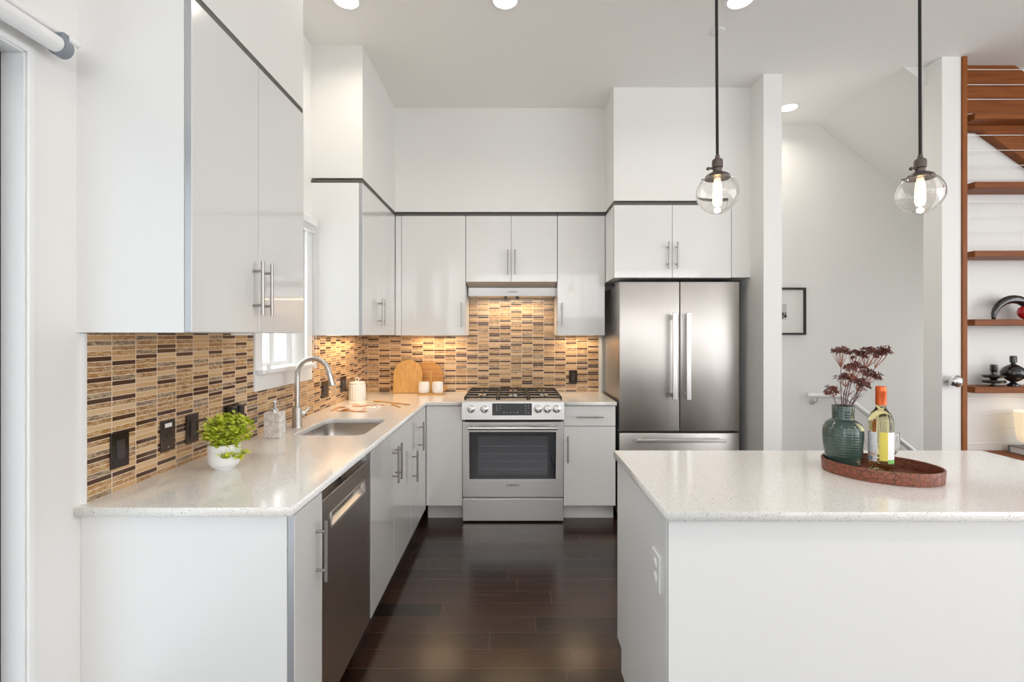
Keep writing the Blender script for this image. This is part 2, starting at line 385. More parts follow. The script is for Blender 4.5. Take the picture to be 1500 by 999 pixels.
def plate(outlines, h0, h1, axis='z', bev=0.0):
    """flat plate with holes from 2-D outlines, filled by a curve and read back as a mesh"""
    cu = bpy.data.curves.new('tmp', 'CURVE'); cu.dimensions = '2D'; cu.fill_mode = 'BOTH'
    cu.extrude = abs(h1 - h0) / 2 - bev; cu.bevel_depth = bev; cu.bevel_resolution = 1; cu.offset = -bev
    for pl in outlines:
        s = cu.splines.new('POLY'); s.points.add(len(pl) - 1); s.use_cyclic_u = True
        for i, p in enumerate(pl): s.points[i].co = (p[0], p[1], 0, 1)
    o = bpy.data.objects.new('tmp', cu); me = bpy.data.meshes.new_from_object(o)
    bm = BM(); bm.from_mesh(me); bpy.data.meshes.remove(me); bpy.data.objects.remove(o); bpy.data.curves.remove(cu)
    bmesh.ops.remove_doubles(bm, verts=bm.verts, dist=1e-5)
    h = (h0 + h1) / 2
    for v in bm.verts:
        x, y, z = v.co
        v.co = {'z': (x, y, z + h), 'y': (x, z + h, y), 'x': (z + h, x, y)}[axis]
    return bm
def text_bm(s, size, loc, depth=0.0006):
    """lettering standing in the XZ plane, facing -Y, centred at loc"""
    cu = bpy.data.curves.new('tmp', 'FONT'); cu.body = s; cu.size = size; cu.extrude = depth; cu.align_x = 'CENTER'; cu.align_y = 'CENTER'
    cu.offset = size * 0.012
    o = bpy.data.objects.new('tmp', cu); me = bpy.data.meshes.new_from_object(o)
    bm = BM(); bm.from_mesh(me); bpy.data.meshes.remove(me); bpy.data.objects.remove(o); bpy.data.curves.remove(cu)
    for v in bm.verts:
        x, y, z = v.co; v.co = (loc[0] + x, loc[1] - z, loc[2] + y)
    return bm
def struct(name, bm, m, **k): return obj(name, bm, m, kind='structure', **k)
# oriented boxes: 'y' faces the camera (-Y), 'x' faces +X; d runs from the face back into the unit
def fbox(bm, o, face, u0, u1, d0, d1, z0, z1, bev=0.0, mi=0):
    if o == 'y': return box(bm, u0, u1, face + d0, face + d1, z0, z1, bev, 1, mi)
    return box(bm, face - d1, face - d0, u0, u1, z0, z1, bev, 1, mi)
def fpt(o, face, u, d, z): return Vector((u, face + d, z)) if o == 'y' else Vector((face - d, u, z))

# ------------------------------------------------------------------ the room
LW, BW, CZ = -1.29, 4.25, 3.28
def wall_holes(bm_fn): return bm_fn
struct('floor', bx(-1.29, 5.2, -5.5, 4.4, -0.05, 0), M['planks'])
struct('ceiling', bx(-1.45, 5.3, -5.6, 4.4, CZ, CZ + 0.1), M['ceil'])
# left wall with the glass door and the sink window
struct('wall_left', plate([[(-5.6, -0.05), (4.35, -0.05), (4.35, CZ), (-5.6, CZ)],
                           [(-1.6, -0.0), (1.268, -0.0), (1.268, 2.17), (-1.6, 2.17)][::-1],
                           [(-4.9, 0.3), (-2.0, 0.3), (-2.0, 3.1), (-4.9, 3.1)][::-1],
                           [(2.44, 1.24), (2.97, 1.24), (2.97, 2.10), (2.44, 2.10)][::-1]], LW - 0.16, LW, 'x'), M['wall'])
struct('wall_back', bx(-1.29, 4.9, BW, BW + 0.1, 0, CZ), M['wall'])
struct('wall_partition', bx(1.795, 1.926, 3.41, BW, 0, CZ), M['wall'])
struct('column', bx(2.88, 3.007, 3.2, 3.345, 0, CZ), M['wall'])
struct('wall_shelf', bx(3.0, 5.2, 3.36, 3.46, 0, CZ), M['wall'])
struct('wall_right', plate([[(-5.5, 0), (3.36, 0), (3.36, CZ), (-5.5, CZ)], [(-4.5, 0.3), (1.9, 0.3), (1.9, 2.9), (-4.5, 2.9)][::-1]], 5.2, 5.3, 'x'), M['wall'])
struct('wall_rear', plate([[(-1.29, 0), (5.2, 0), (5.2, CZ), (-1.29, CZ)],
                           [(-1.095, 1.85), (5.005, 1.85), (5.005, 3.15), (-1.095, 3.15)][::-1],
                           [(3.15, 0.05), (3.95, 0.05), (3.95, 1.8), (3.15, 1.8)][::-1]], -5.6, -5.5, 'y'), M['wall'])
bm = BM()
for z in (1.85, 3.10): box(bm, -1.095, 5.005, -5.59, -5.52, z, z + 0.05)
for k in range(7): box(bm, -1.095 + k * 1.008, -1.045 + k * 1.008, -5.59, -5.52, 1.90, 3.10)
struct('added_window_2', bm, M['trim'])  # unseen rear window, added so daylight reaches the room
bm = BM()
for z in (0.3, 2.85): box(bm, 5.21, 5.29, -4.5, 1.9, z, z + 0.05)
for k in range(6): box(bm, 5.21, 5.29, -4.5 + k * 1.27, -4.45 + k * 1.27, 0.35, 2.85)
struct('added_window_3', bm, M['trim'])  # right-hand window out of view, added to let daylight in
bm = BM()
for z in (0.3, 3.05): box(bm, LW - 0.11, LW - 0.04, -4.9, -2.0, z, z + 0.05)
for k in range(3): box(bm, LW - 0.11, LW - 0.04, -4.9 + k * 1.425, -4.85 + k * 1.425, 0.35, 3.05)
struct('added_window_4', bm, M['trim'])  # unseen left window, added for daylight and its reflection in cabinet doors
bm = BM(); box(bm, 3.15, 3.20, -5.58, -5.53, 0.05, 1.8); box(bm, 3.90, 3.95, -5.58, -5.53, 0.05, 1.8); box(bm, 3.2, 3.9, -5.58, -5.53, 0.05, 0.15); box(bm, 3.2, 3.9, -5.58, -5.53, 1.70, 1.8)
struct('added_door_2', bm, M['trim'])  # unseen rear door, added for daylight and a bright streak on the refrigerator
# sloped soffit over the descending stair beyond the partition
bm = BM()
pr = [(2.72, CZ), (4.9, CZ), (4.9, CZ - 0.77 * 2.18)]
f0 = bm.faces.new([bm.verts.new((x, 3.462, z)) for x, z in pr]); g = bmesh.ops.extrude_face_region(bm, geom=[f0])
bmesh.ops.translate(bm, verts=[v for v in g['geom'] if isinstance(v, bmesh.types.BMVert)], vec=(0, BW - 3.462, 0))
pr2 = [(2.72, CZ), (2.999, CZ), (2.999, CZ - 0.77 * 0.279)]
f0 = bm.faces.new([bm.verts.new((x, 3.32, z)) for x, z in pr2]); g = bmesh.ops.extrude_face_region(bm, geom=[f0])
bmesh.ops.translate(bm, verts=[v for v in g['geom'] if isinstance(v, bmesh.types.BMVert)], vec=(0, 0.1418, 0))
struct('ceiling_stair_slope', bm, M['wall'])
# soffits above the cabinets
struct('wall_soffit_left_near', bx(LW, -0.953, 1.4155, 2.18, 2.447, CZ), M['wall'])
struct('wall_soffit_left_far', bx(LW, -0.962, 3.075, BW, 2.427, CZ), M['wall'])
struct('wall_soffit_back', bx(-0.962, 0.766, 3.925, BW, 2.427, CZ), M['wall'])
bm = BM(); box(bm, 0.766, 1.795, 3.595, BW, 2.427, CZ); box(bm, 1.652, 1.795, 3.595, BW, 1.85, 2.427)
struct('wall_soffit_refrigerator', bm, M['wall'])
# glass door in the left wall
d1 = struct('door_1', plate([[(-1.6, 0.0), (1.268, 0.0), (1.268, 2.17), (-1.6, 2.17)], [(-1.53, 0.09), (-0.2, 0.09), (-0.2, 2.10), (-1.53, 2.10)][::-1],
                             [(-0.13, 0.09), (1.20, 0.09), (1.20, 2.10), (-0.13, 2.10)][::-1]], LW - 0.105, LW - 0.062, 'x'), M['dark_frame'])
bm = BM(); box(bm, LW - 0.088, LW - 0.080, -1.53, -0.2, 0.09, 2.10); box(bm, LW - 0.088, LW - 0.080, -0.13, 1.20, 0.09, 2.10)
obj('glass_pane', bm, M['door_pane'], d1)
bm = BM()
box(bm, LW, LW + 0.008, 1.268, 1.284, 0, 2.186, 0.002); box(bm, LW, LW + 0.008, -1.6, 1.268, 2.17, 2.186, 0.002)
box(bm, LW - 0.06, LW, 1.262, 1.267, 0, 2.165); box(bm, LW - 0.06, LW, -1.6, 1.262, 2.165, 2.17)
struct('trim_1', bm, M['trim'])
# sink window
w1 = struct('window_1', plate([[(2.44, 1.24), (2.97, 1.24), (2.97, 2.10), (2.44, 2.10)], [(2.462, 1.262), (2.74, 1.262), (2.74, 2.078), (2.462, 2.078)][::-1],
                               [(2.775, 1.262), (2.948, 1.262), (2.948, 2.078), (2.775, 2.078)][::-1]], LW - 0.13, LW - 0.09, 'x'), M['trim'])
bm = BM(); box(bm, LW - 0.113, LW - 0.107, 2.462, 2.74, 1.262, 2.078); box(bm, LW - 0.113, LW - 0.107, 2.775, 2.948, 1.262, 2.078)
obj('window_pane', bm, M['pane'], w1)
bm = BM(); box(bm, LW + 0.0005, LW + 0.045, 2.40, 3.01, 1.2165, 1.2425, 0.005); box(bm, LW - 0.09, LW + 0.002, 2.4402, 2.9698, 1.2402, 1.2425)
obj('window_sill', bm, M['trim'], w1)
bm = BM(); box(bm, LW, LW + 0.018, 2.37, 3.045, 1.135, 1.216, 0.002)
box(bm, LW, LW + 0.018, 2.37, 2.44, 1.24, 2.17, 0.002); box(bm, LW, LW + 0.018, 2.97, 3.045, 1.24, 2.17, 0.002); box(bm, LW, LW + 0.018, 2.44, 2.97, 2.10, 2.17, 0.002)
obj('window_casing', bm, M['trim'], w1)
struct('wall_neighbour', bx(-3.6, -3.5, -3, 8, -1, 5), M['siding'])
# white end trim beside the tiles
struct('trim_2', bx(LW, LW + 0.012, 1.428, 1.437, 0.912, 1.424), M['trim'])
struct('trim_3', bx(0.771, 0.80, BW - 0.012, BW, 0.912, 1.9), M['trim'])
# mosaic splashbacks
bm = plate([[(1.437, 0.9115), (4.243, 0.9115), (4.243, 1.4155), (3.047, 1.4155), (3.047, 1.133), (2.368, 1.133), (2.368, 1.4155), (2.18, 1.4155), (2.18, 1.4245), (1.437, 1.4245)]], LW + 0.0005, LW + 0.008, 'x')
tag(obj('backsplash', bm, M['mosaic_left']), 'brown and gold mosaic tile backsplash on the left wall behind the sink', 'backsplash')
bm = plate([[(-1.281, 0.9115), (0.770, 0.9115), (0.770, 1.412), (0.370, 1.412), (0.370, 1.735), (-0.378, 1.735), (-0.378, 1.412), (-1.281, 1.412)]], BW - 0.008, BW - 0.0005, 'y')
tag(obj('backsplash', bm, M['mosaic_back']), 'brown and gold mosaic tile backsplash on the back wall behind the stove', 'backsplash')

# ------------------------------------------------------------------ cabinets
def handle(parent, o, face, u, z0, z1, horiz=False, u1=None):
    bm = BM(); r, out = 0.006, -0.035
    if not horiz:
        cyl(bm, fpt(o, face, u, out, z0), fpt(o, face, u, out, z1), r, 12)
        for z in (z0 + 0.037, z1 - 0.037): cyl(bm, fpt(o, face, u, out, z), fpt(o, face, u, 0.0, z), 0.0048, 10)
    else:
        cyl(bm, fpt(o, face, u, out, z0), fpt(o, face, u1, out, z0), r, 12)
        for q in (u + 0.037, u1 - 0.037): cyl(bm, fpt(o, face, q, out, z0), fpt(o, face, q, 0.0, z0), 0.0048, 10)
    return obj('handle', bm, M['pull'], parent, smooth=40, label='brushed steel bar handle')
def leaf(parent, name, o, face, u0, u1, z0, z1, hs=(), g=0.0014):
    bm = BM(); fbox(bm, o, face, u0 + g, u1 - g, 0, 0.0205, z0 + g, z1 - g, 0.0012)
    bm.normal_update()
    ax = 1 if o == 'y' else 0
    for f in bm.faces:
        if abs(f.normal[ax]) < 0.5: f.material_index = 1
    d = obj(name, bm, [M['gloss'], M['edge']], parent)
    for h in hs: handle(d, o, face, *h)
    return d
def cabinet(label, o, face, u0, u1, z0, z1, depth, leaves, group, cat='cabinet', top=True, kick=False, name='wall_cabinet', hollow=False):
    p = [fpt(o, face, u, d, z0) for u in (u0, u1) for d in (0, depth)]
    c = sum(p, Vector()) / 4
    if kick: c.z = 0
    t = thing(name, c, label, cat, group)
    bm = BM()
    if hollow:
        fbox(bm, o, face, u0, u1, 0.0225, depth, z0, 0.66); fbox(bm, o, face, u0, u1, 0.0225, 0.045, 0.66, z1); fbox(bm, o, face, u0, u0 + 0.018, 0.045, depth, 0.66, z1); fbox(bm, o, face, u1 - 0.018, u1, 0.045, depth, 0.66, z1)
    else: fbox(bm, o, face, u0, u1, 0.0225, depth, z0, z1 - (0.012 if top else 0))
    obj('body', bm, M['panel'], t)
    if top:
        bm = BM(); fbox(bm, o, face, u0 + 0.002, u1, 0.004, depth, z1 - 0.012 + 0.0006, z1 + 0.009); obj('gap_shade_strip', bm, M['gap_shade'], t, label='dark strip standing in for the shaded gap')  # dark strip paints the shadow gap between cabinet top and soffit
    if kick:
        bm = BM(); fbox(bm, o, face, u0, u1, 0.085, 0.11, 0.0, z0 - 0.0008); obj('toe_kick', bm, M['kick'], t)
    for lf in leaves: leaf(t, *((lf[0], o, face) + lf[1:]))
    return t
GU = 'white gloss wall cabinets'; GB = 'white gloss base cabinets'
cabinet('large white gloss wall cabinet with two doors at the near left, above the plant', 'x', -0.95, 1.4155, 2.18, 1.426, 2.435, 0.34,
        [('door', 1.4155, 1.793, 1.426, 2.424, [(1.755, 1.49, 1.69)]), ('door', 1.793, 2.18, 1.426, 2.424, [(1.821, 1.49, 1.69)])], GU)
c = cabinet('tall white gloss wall cabinet on the left wall beyond the window, facing sideways', 'x', -0.959, 3.065, 3.915, 1.414, 2.405, 0.331,
        [('door', 3.065, 3.455, 1.414, 2.394, [(3.42, 1.48, 1.68)]), ('door', 3.455, 3.655, 1.414, 2.394, [(3.49, 1.48, 1.68)]), ('filler_panel', 3.655, 3.918, 1.414, 2.394)], GU)
bm = BM(); box(bm, -1.2, -1.17, 3.1, 3.9, 1.4132, 1.415); obj('light_bar', bm, M['bar_light'], c, label='warm glowing light bar')
c = cabinet('white gloss wall cabinet with one door left of the range hood', 'y', 3.92, -0.957, -0.381, 1.412, 2.405, 0.33,
        [('filler_panel', -0.957, -0.907, 1.412, 2.394), ('door', -0.907, -0.381, 1.412, 2.394, [(-0.41, 1.48, 1.68)])], GU)
bm = BM(); box(bm, -0.85, -0.45, 4.16, 4.19, 1.4113, 1.413); obj('light_bar', bm, M['bar_light'], c, label='warm glowing light bar')
cabinet('short white gloss wall cabinet with two doors directly above the range hood', 'y', 3.92, -0.379, 0.371, 1.851, 2.405, 0.33,
        [('door', -0.379, -0.0056, 1.851, 2.394, [(-0.033, 1.908, 2.113)]), ('door', -0.0056, 0.371, 1.851, 2.394, [(0.025, 1.908, 2.113)])], GU)
c = cabinet('white gloss wall cabinet with one door between range hood and refrigerator', 'y', 3.92, 0.373, 0.763, 1.412, 2.405, 0.33,
        [('door', 0.373, 0.763, 1.412, 2.394, [(0.409, 1.48, 1.68)])], GU)
bm = BM(); box(bm, 0.42, 0.72, 4.16, 4.19, 1.4113, 1.413); obj('light_bar', bm, M['bar_light'], c, label='warm glowing light bar')
cabinet('deep white gloss cabinet with two doors above the refrigerator', 'y', 3.59, 0.766, 1.648, 1.846, 2.405, 0.655,
        [('door', 0.766, 1.205, 1.846, 2.394, [(1.168, 1.91, 2.112)]), ('door', 1.205, 1.648, 1.846, 2.394, [(1.234, 1.91, 2.112)])], GU)
area('under_cabinet_light', (-1.185, 3.5, 1.398), (0, 0, 0), 0.03, 0.7, 2.0, (1.0, 0.72, 0.42))
area('under_cabinet_light', (-0.65, 4.15, 1.396), (0, 0, 0), 0.4, 0.03, 1.1, (1.0, 0.72, 0.42))
area('under_cabinet_light', (0.57, 4.15, 1.396), (0, 0, 0), 0.3, 0.03, 0.85, (1.0, 0.74, 0.45))
area('hood_light', (0.0, 4.13, 1.725), (0, 0, 0), 0.5, 0.05, 1.6, (1.0, 0.78, 0.50))
# base run on the left
FX = -0.652
c = cabinet('narrow white base cabinet with one steel handle at the near end of the left counter', 'x', FX, 1.4315, 1.642, 0.105, 0.8835, 0.636,
        [('door', 1.4315, 1.642, 0.105, 0.88, [(1.588, 0.60, 0.803)])], GB, top=False, kick=True, name='base_cabinet')
obj('end_panel', bx(LW + 0.001, -0.6745, 1.4302, 1.4316, 0.0, 0.8835), M['panel'], c)
cabinet('white base cabinet with two doors under the sink', 'x', FX, 2.206, 3.09, 0.105, 0.8835, 0.636,
        [('door', 2.206, 2.64, 0.105, 0.88, [(2.60, 0.612, 0.813)]), ('door', 2.64, 3.09, 0.105, 0.88, [(2.674, 0.612, 0.813)])], GB, hollow=True, top=False, kick=True, name='base_cabinet')
cabinet('white corner base cabinet with two staggered handles where the counters meet', 'x', FX, 3.094, 4.22, 0.105, 0.8835, 0.636,
        [('door', 3.094, 3.357, 0.105, 0.88, [(3.12, 0.46, 0.66), (3.337, 0.612, 0.81)]), ('filler_panel', 3.357, 3.615, 0.105, 0.88)], GB, top=False, kick=True, name='base_cabinet')
cabinet('plain white base cabinet without handle left of the stove', 'y', 3.62, -0.651, -0.374, 0.122, 0.8835, 0.625,
        [('door', -0.651, -0.374, 0.122, 0.88)], GB, top=False, kick=True, name='base_cabinet')
cabinet('white base cabinet with drawer over door, between stove and refrigerator', 'y', 3.62, 0.39, 0.785, 0.122, 0.8835, 0.625,
        [('drawer', 0.39, 0.785, 0.727, 0.88, [(0.486, 0.80, 0.80, True, 0.687)]), ('door', 0.39, 0.785, 0.122, 0.725, [(0.42, 0.455, 0.655)])], GB, top=False, kick=True, name='base_cabinet')
# countertops
bm = plate([[(LW + 0.001, 1.405), (-0.648, 1.405), (-0.648, 3.602), (-0.3745, 3.602), (-0.3745, BW - 0.001), (LW + 0.001, BW - 0.001)],
            rrect(-1.115, -0.755, 2.41, 2.89, 0.045)[::-1]], 0.884, 0.911, 'z', 0.002)
ct = tag(obj('countertop', bm, M['quartz']), 'L-shaped speckled white quartz countertop with the sink, along the left and back walls', 'countertop')
bm = plate([[(0.3905, 3.602), (0.79, 3.602), (0.79, BW - 0.001), (0.3905, BW - 0.001)]], 0.884, 0.911, 'z', 0.002)
tag(obj('countertop', bm, M['quartz']), 'short white quartz countertop between the stove and the refrigerator', 'countertop')
# sink
sk = thing('kitchen_sink', (-0.935, 2.65, 0.69), 'stainless steel undermount sink set in the left countertop', 'sink')
bm = BM(); rings = []
for ins, z, r in ((-0.02, 0.8835, 0.06), (-0.003, 0.8835, 0.045), (-0.002, 0.86, 0.045), (0.006, 0.72, 0.045), (0.03, 0.70, 0.03), (0.1, 0.695, 0.03)):
    rings.append([bm.verts.new((x, y, z)) for x, y in rrect(-1.115 + ins, -0.755 - ins, 2.41 + ins, 2.89 - ins, r)])
for a, b in zip(rings, rings[1:]):
    n = len(a)
    for k in range(n): bm.faces.new((a[k], a[(k + 1) % n], b[(k + 1) % n], b[k]))
bm.faces.new(rings[-1])
so = obj('bowl', bm, M['sink'], sk, smooth=50)
bm = BM(); lathe(bm, [(0, 0.003), (0.03, 0.003), (0.042, 0.006), (0.045, 0.001)], (-0.935, 2.65, 0.696), 20); obj('drain', bm, M['chrome'], sk, smooth=40)
# faucet
fy, fx = 2.63, -1.182
fc = thing('faucet', (fx, fy, 0.911), 'tall brushed nickel gooseneck faucet standing behind the sink', 'faucet')
bm = BM(); lathe(bm, [(0, 0), (0.0285, 0), (0.0285, 0.004), (0.0265, 0.007), (0.0265, 0.108), (0.024, 0.112), (0, 0.112)], (fx, fy, 0.911), 28); obj('base', bm, M['nickel'], fc, smooth=40)
pts = [(fx, fy, 1.02), (fx, fy, 1.12), (fx, fy, 1.19)]
ra = 0.088
for k in range(1, 15):
    a = PI - PI * 0.93 * k / 14; pts.append((fx + ra + ra * math.cos(a), fy, 1.20 + ra * math.sin(a)))
bm = BM(); tube(bm, pts, 0.0135, 18); obj('spout', bm, M['nickel'], fc, smooth=40)
e = Vector(pts[-1]); d = (e - Vector(pts[-2])).normalized(); d = Vector((0.24, 0, -0.97))
bm = BM(); tube(bm, [e - d * 0.004, e + d * 0.003, e + d * 0.03, e + d * 0.082, e + d * 0.085], [0.0135, 0.0155, 0.0155, 0.0175, 0.015], 18); obj('spray_head', bm, M['nickel'], fc, smooth=40)
bm = BM(); tube(bm, [(fx + 0.02, fy + 0.01, 0.985), (fx + 0.034, fy + 0.018, 0.985)], 0.014, 14); tube(bm, [(fx + 0.032, fy + 0.017, 0.99), (fx + 0.046, fy + 0.026, 1.002), (fx + 0.048, fy + 0.034, 1.016)], [0.007, 0.006, 0.005], 10)
obj('lever', bm, M['chrome'], fc, smooth=40)
bm = BM(); lathe(bm, [(0, 0), (0.016, 0), (0.016, 0.004), (0.0135, 0.006), (0.0135, 0.048), (0.011, 0.054), (0, 0.055)], (-1.222, 2.56, 0.911), 20)
tag(obj('air_gap_cap', bm, M['nickel'], smooth=40), 'small round steel air gap cap on the counter between soap bottle and faucet', 'air gap')

# ------------------------------------------------------------------ dishwasher
dw = thing('dishwasher', (-0.97, 1.924, 0), 'dark stainless steel dishwasher under the left counter', 'dishwasher')
bm = BM(); box(bm, -1.27, -0.695, 1.648, 2.20, 0.10, 0.882); obj('tub', bm, M['steel_dark'], dw)
obj('toe_kick', bx(-0.76, -0.735, 1.648, 2.20, 0, 0.099), M['black'], dw)
bm = plate([[(1.648, 0.10), (2.20, 0.10), (2.20, 0.843), (1.648, 0.843)], rrect(1.729, 2.12, 0.722, 0.773, 0.004, 2)[::-1]], -0.69, -0.655, 'x', 0.002)
dd = obj('door', bm, M['steel_dark'], dw)
bm = plate([rrect(1.724, 2.125, 0.717, 0.778, 0.005, 2), rrect(1.731, 2.118, 0.724, 0.771, 0.003, 2)[::-1]], -0.656, -0.652, 'x')
obj('handle_frame', bm, M['steel_bright'], dd)
bm = BM(); v = [bm.verts.new(q) for q in ((-0.655, 1.729, 0.722), (-0.655, 2.12, 0.722), (-0.686, 2.12, 0.745), (-0.686, 1.729, 0.745), (-0.686, 2.12, 0.773), (-0.686, 1.729, 0.773))]
bm.faces.new((v[0], v[1], v[2], v[3])); bm.faces.new((v[3], v[2], v[4], v[5])); obj('pocket_handle', bm, M['steel_bright'], dd, label='recessed bright steel pocket handle')
obj('top_edge', bx(-0.69, -0.6575, 1.649, 2.199, 0.8435, 0.846), M['steel_bright'], dd)
obj('latch', bx(-0.694, -0.68, 1.90, 1.95, 0.8465, 0.87), M['black'], dw)

# ------------------------------------------------------------------ stove
RX0, RX1 = -0.372, 0.388; RC = 0.008
st = thing('gas_range', (RC, 3.9, 0), 'stainless steel slide-in gas range with oven, on the back wall', 'stove')
obj('body', bx(RX0 + 0.003, RX1 - 0.003, 3.645, BW - 0.009, 0.03, 0.905), M['steel'], st)
bm = BM()
prof = [(3.60, 0.927), (3.578, 0.924), (3.564, 0.915), (3.554, 0.787), (3.66, 0.787), (3.66, 0.927)]
f0 = bm.faces.new([bm.verts.new((RX0 - 0.0015, y, z)) for y, z in prof]); g = bmesh.ops.extrude_face_region(bm, geom=[f0])
bmesh.ops.translate(bm, verts=[q for q in g['geom'] if isinstance(q, bmesh.types.BMVert)], vec=(RX1 - RX0 + 0.003, 0, 0))
cp = obj('control_panel', bm, M['steel'], st)
def pny(z): return 3.564 - (0.915 - z) * (0.010 / 0.128)
tilt = Matrix.Rotation(-math.atan2(0.010, 0.128), 4, 'X')
def slab_on_panel(bm, x0, x1, z0, z1, t):
    for f in box(bm, x0, x1, -t, 0.004, -(z1 - z0) / 2, (z1 - z0) / 2): pass
bm = BM(); slab_on_panel(bm, -0.147, 0.147, 0.818, 0.907, 0.003); zc = 0.8625
bmesh.ops.transform(bm, matrix=Matrix.Translation((0, pny(zc), zc)) @ tilt, verts=bm.verts)
dp = obj('display', bm, M['oven_glass'], cp, label='black touch display')
bm = BM()
for cx, cz, ww in [(-0.112, 0.89, .006), (-0.088, 0.89, .006), (-0.112, 0.873, .006), (-0.088, 0.873, .006), (-0.112, 0.856, .006), (-0.06, 0.838, .008), (-0.036, 0.838, .006), (-0.01, 0.838, .006), (0.014, 0.838, .006), (0.04, 0.838, .009), (0.10, 0.89, .006), (0.124, 0.89, .005), (0.10, 0.873, .005), (0.124, 0.873, .005), (0.10, 0.856, .005), (0.124, 0.838, .005), (0.1, 0.838, .005)]:
    y = pny(cz) - 0.0036; box(bm, cx - ww / 2, cx + ww / 2, y - 0.0004, y + 0.0014, cz - 0.0025, cz + 0.0025)
obj('printed_symbols', bm, M['print_grey'], dp)
for kx in (-0.305, -0.206, 0.195, 0.263, 0.332):
    bm = BM(); lathe(bm, [(0.031, 0.004), (0.031, -0.002), (0.026, -0.004), (0.026, -0.010), (0.022, -0.030), (0.018, -0.033), (0, -0.033)], (0, 0, 0), 24, axis='y')
    box(bm, -0.005, 0.005, -0.04, -0.03, -0.022, 0.022, 0.002)
    bmesh.ops.transform(bm, matrix=Matrix.Translation((kx, pny(0.867), 0.867)) @ tilt, verts=bm.verts)
    obj('knob', bm, M['steel_bright'], cp, smooth=40)
# cooktop, burners, grates
obj('cooktop', bx(RX0 - 0.001, RX1 + 0.001, 3.60, BW - 0.009, 0.912, 0.922, 0.003), M['steel'], st)
for bx_, by_, br in ((-0.235, 3.76, .045), (-0.235, 4.05, .035), (0.008, 3.9, .055), (0.25, 3.76, .035), (0.25, 4.05, .045)):
    bm = BM(); lathe(bm, [(0, 0), (br + 0.012, 0), (br + 0.01, 0.006), (br, 0.008), (br, 0.016), (br - 0.008, 0.019), (0, 0.019)], (bx_, by_, 0.922), 20); obj('burner', bm, M['nickel'], st, smooth=40)
for gx0, gx1 in ((RX0 + 0.012, RX0 + 0.262), (RX0 + 0.267, RX1 - 0.267), (RX1 - 0.262, RX1 - 0.012)):
    bm = BM(); y0, y1, z0, z1 = 3.60, 4.21, 0.940, 0.952; w = 0.010; cx = (gx0 + gx1) / 2
    for a, b in ((gx0, gx0 + w), (gx1 - w, gx1)): box(bm, a, b, y0, y1, z0, z1, 0.002)
    for a in (y0, (y0 + y1) / 2 - w / 2, y1 - w): box(bm, gx0, gx1, a, a + w, z0, z1, 0.002)
    for a in (y0 + 0.15, y1 - 0.16): box(bm, gx0, cx - 0.03, a, a + w, z0, z1 + 0.002, 0.002); box(bm, cx + 0.03, gx1, a, a + w, z0, z1 + 0.002, 0.002)
    box(bm, cx - w / 2, cx + w / 2, y0, y0 + 0.12, z0, z1 + 0.002, 0.002); box(bm, cx - w / 2, cx + w / 2, y1 - 0.12, y1, z0, z1 + 0.002, 0.002); box(bm, cx - w / 2, cx + w / 2, 3.83, 3.98, z0, z1 + 0.002, 0.002)
    for a in (gx0, gx1 - w):
        for b in (y0, y1 - w): box(bm, a, a + w, b, b + w, 0.922, z0)
    obj('grate', bm, M['iron'], st)
# oven door
bm = plate([[(RX0, 0.193), (RX1, 0.193), (RX1, 0.758), (RX0, 0.758)], [(-0.323, 0.327), (0.332, 0.327), (0.332, 0.683), (-0.323, 0.683)][::-1]], 3.608, 3.643, 'y', 0.002)
od = obj('oven_door', bm, M['steel'], st)
ow = obj('oven_window', bx(-0.323, 0.332, 3.613, 3.63, 0.327, 0.683), M['oven_glass'], od, label='dark glass oven window')
bm = plate([rrect(-0.258, 0.268, 0.36, 0.652, 0.006, 2)], 3.6125, 3.614, 'y'); ov = obj('inner_window', bm, M['oven_inner'], ow)
bm = BM()
for z in (0.40, 0.46, 0.52, 0.575): box(bm, -0.25, 0.26, 3.6119, 3.6126, z, z + 0.0022)
obj('oven_rack', bm, M['grey_plastic'], ow)
bm = BM(); cyl(bm, (-0.325, 3.556, 0.722), (0.338, 3.556, 0.722), 0.0135, 18)
for x in (-0.29, 0.303): tube(bm, [(x, 3.556, 0.722), (x, 3.612, 0.722)], 0.010, 12)
obj('oven_handle', bm, M['steel_bright'], od, smooth=40)
bm = text_bm('BOSCH', 0.021, (0.017, 3.6074, 0.281)); lathe(bm, [(0.0085, 0.0003), (0.0085, -0.0007), (0.0062, -0.0007), (0.0062, 0.0003)], (-0.032, 3.6074, 0.281), 20, axis='y'); box(bm, -0.036, -0.028, 3.6067, 3.6077, 0.2800, 0.2820)
obj('logo', bm, M['logo'], od)
obj('storage_drawer', bx(RX0, RX1, 3.61, 3.64, 0.012, 0.178, 0.002), M['steel'], st)
for x in (RX0 + 0.06, RX1 - 0.06):
    for y in (3.68, 4.15): bm = BM(); cyl(bm, (x, y, 0), (x, y, 0.031), 0.018, 12); obj('foot', bm, M['black'], st)
obj('gap_trim', bx(RX0 + 0.01, RX1 - 0.01, 3.63, 3.65, 0.758, 0.79), M['black'], st)

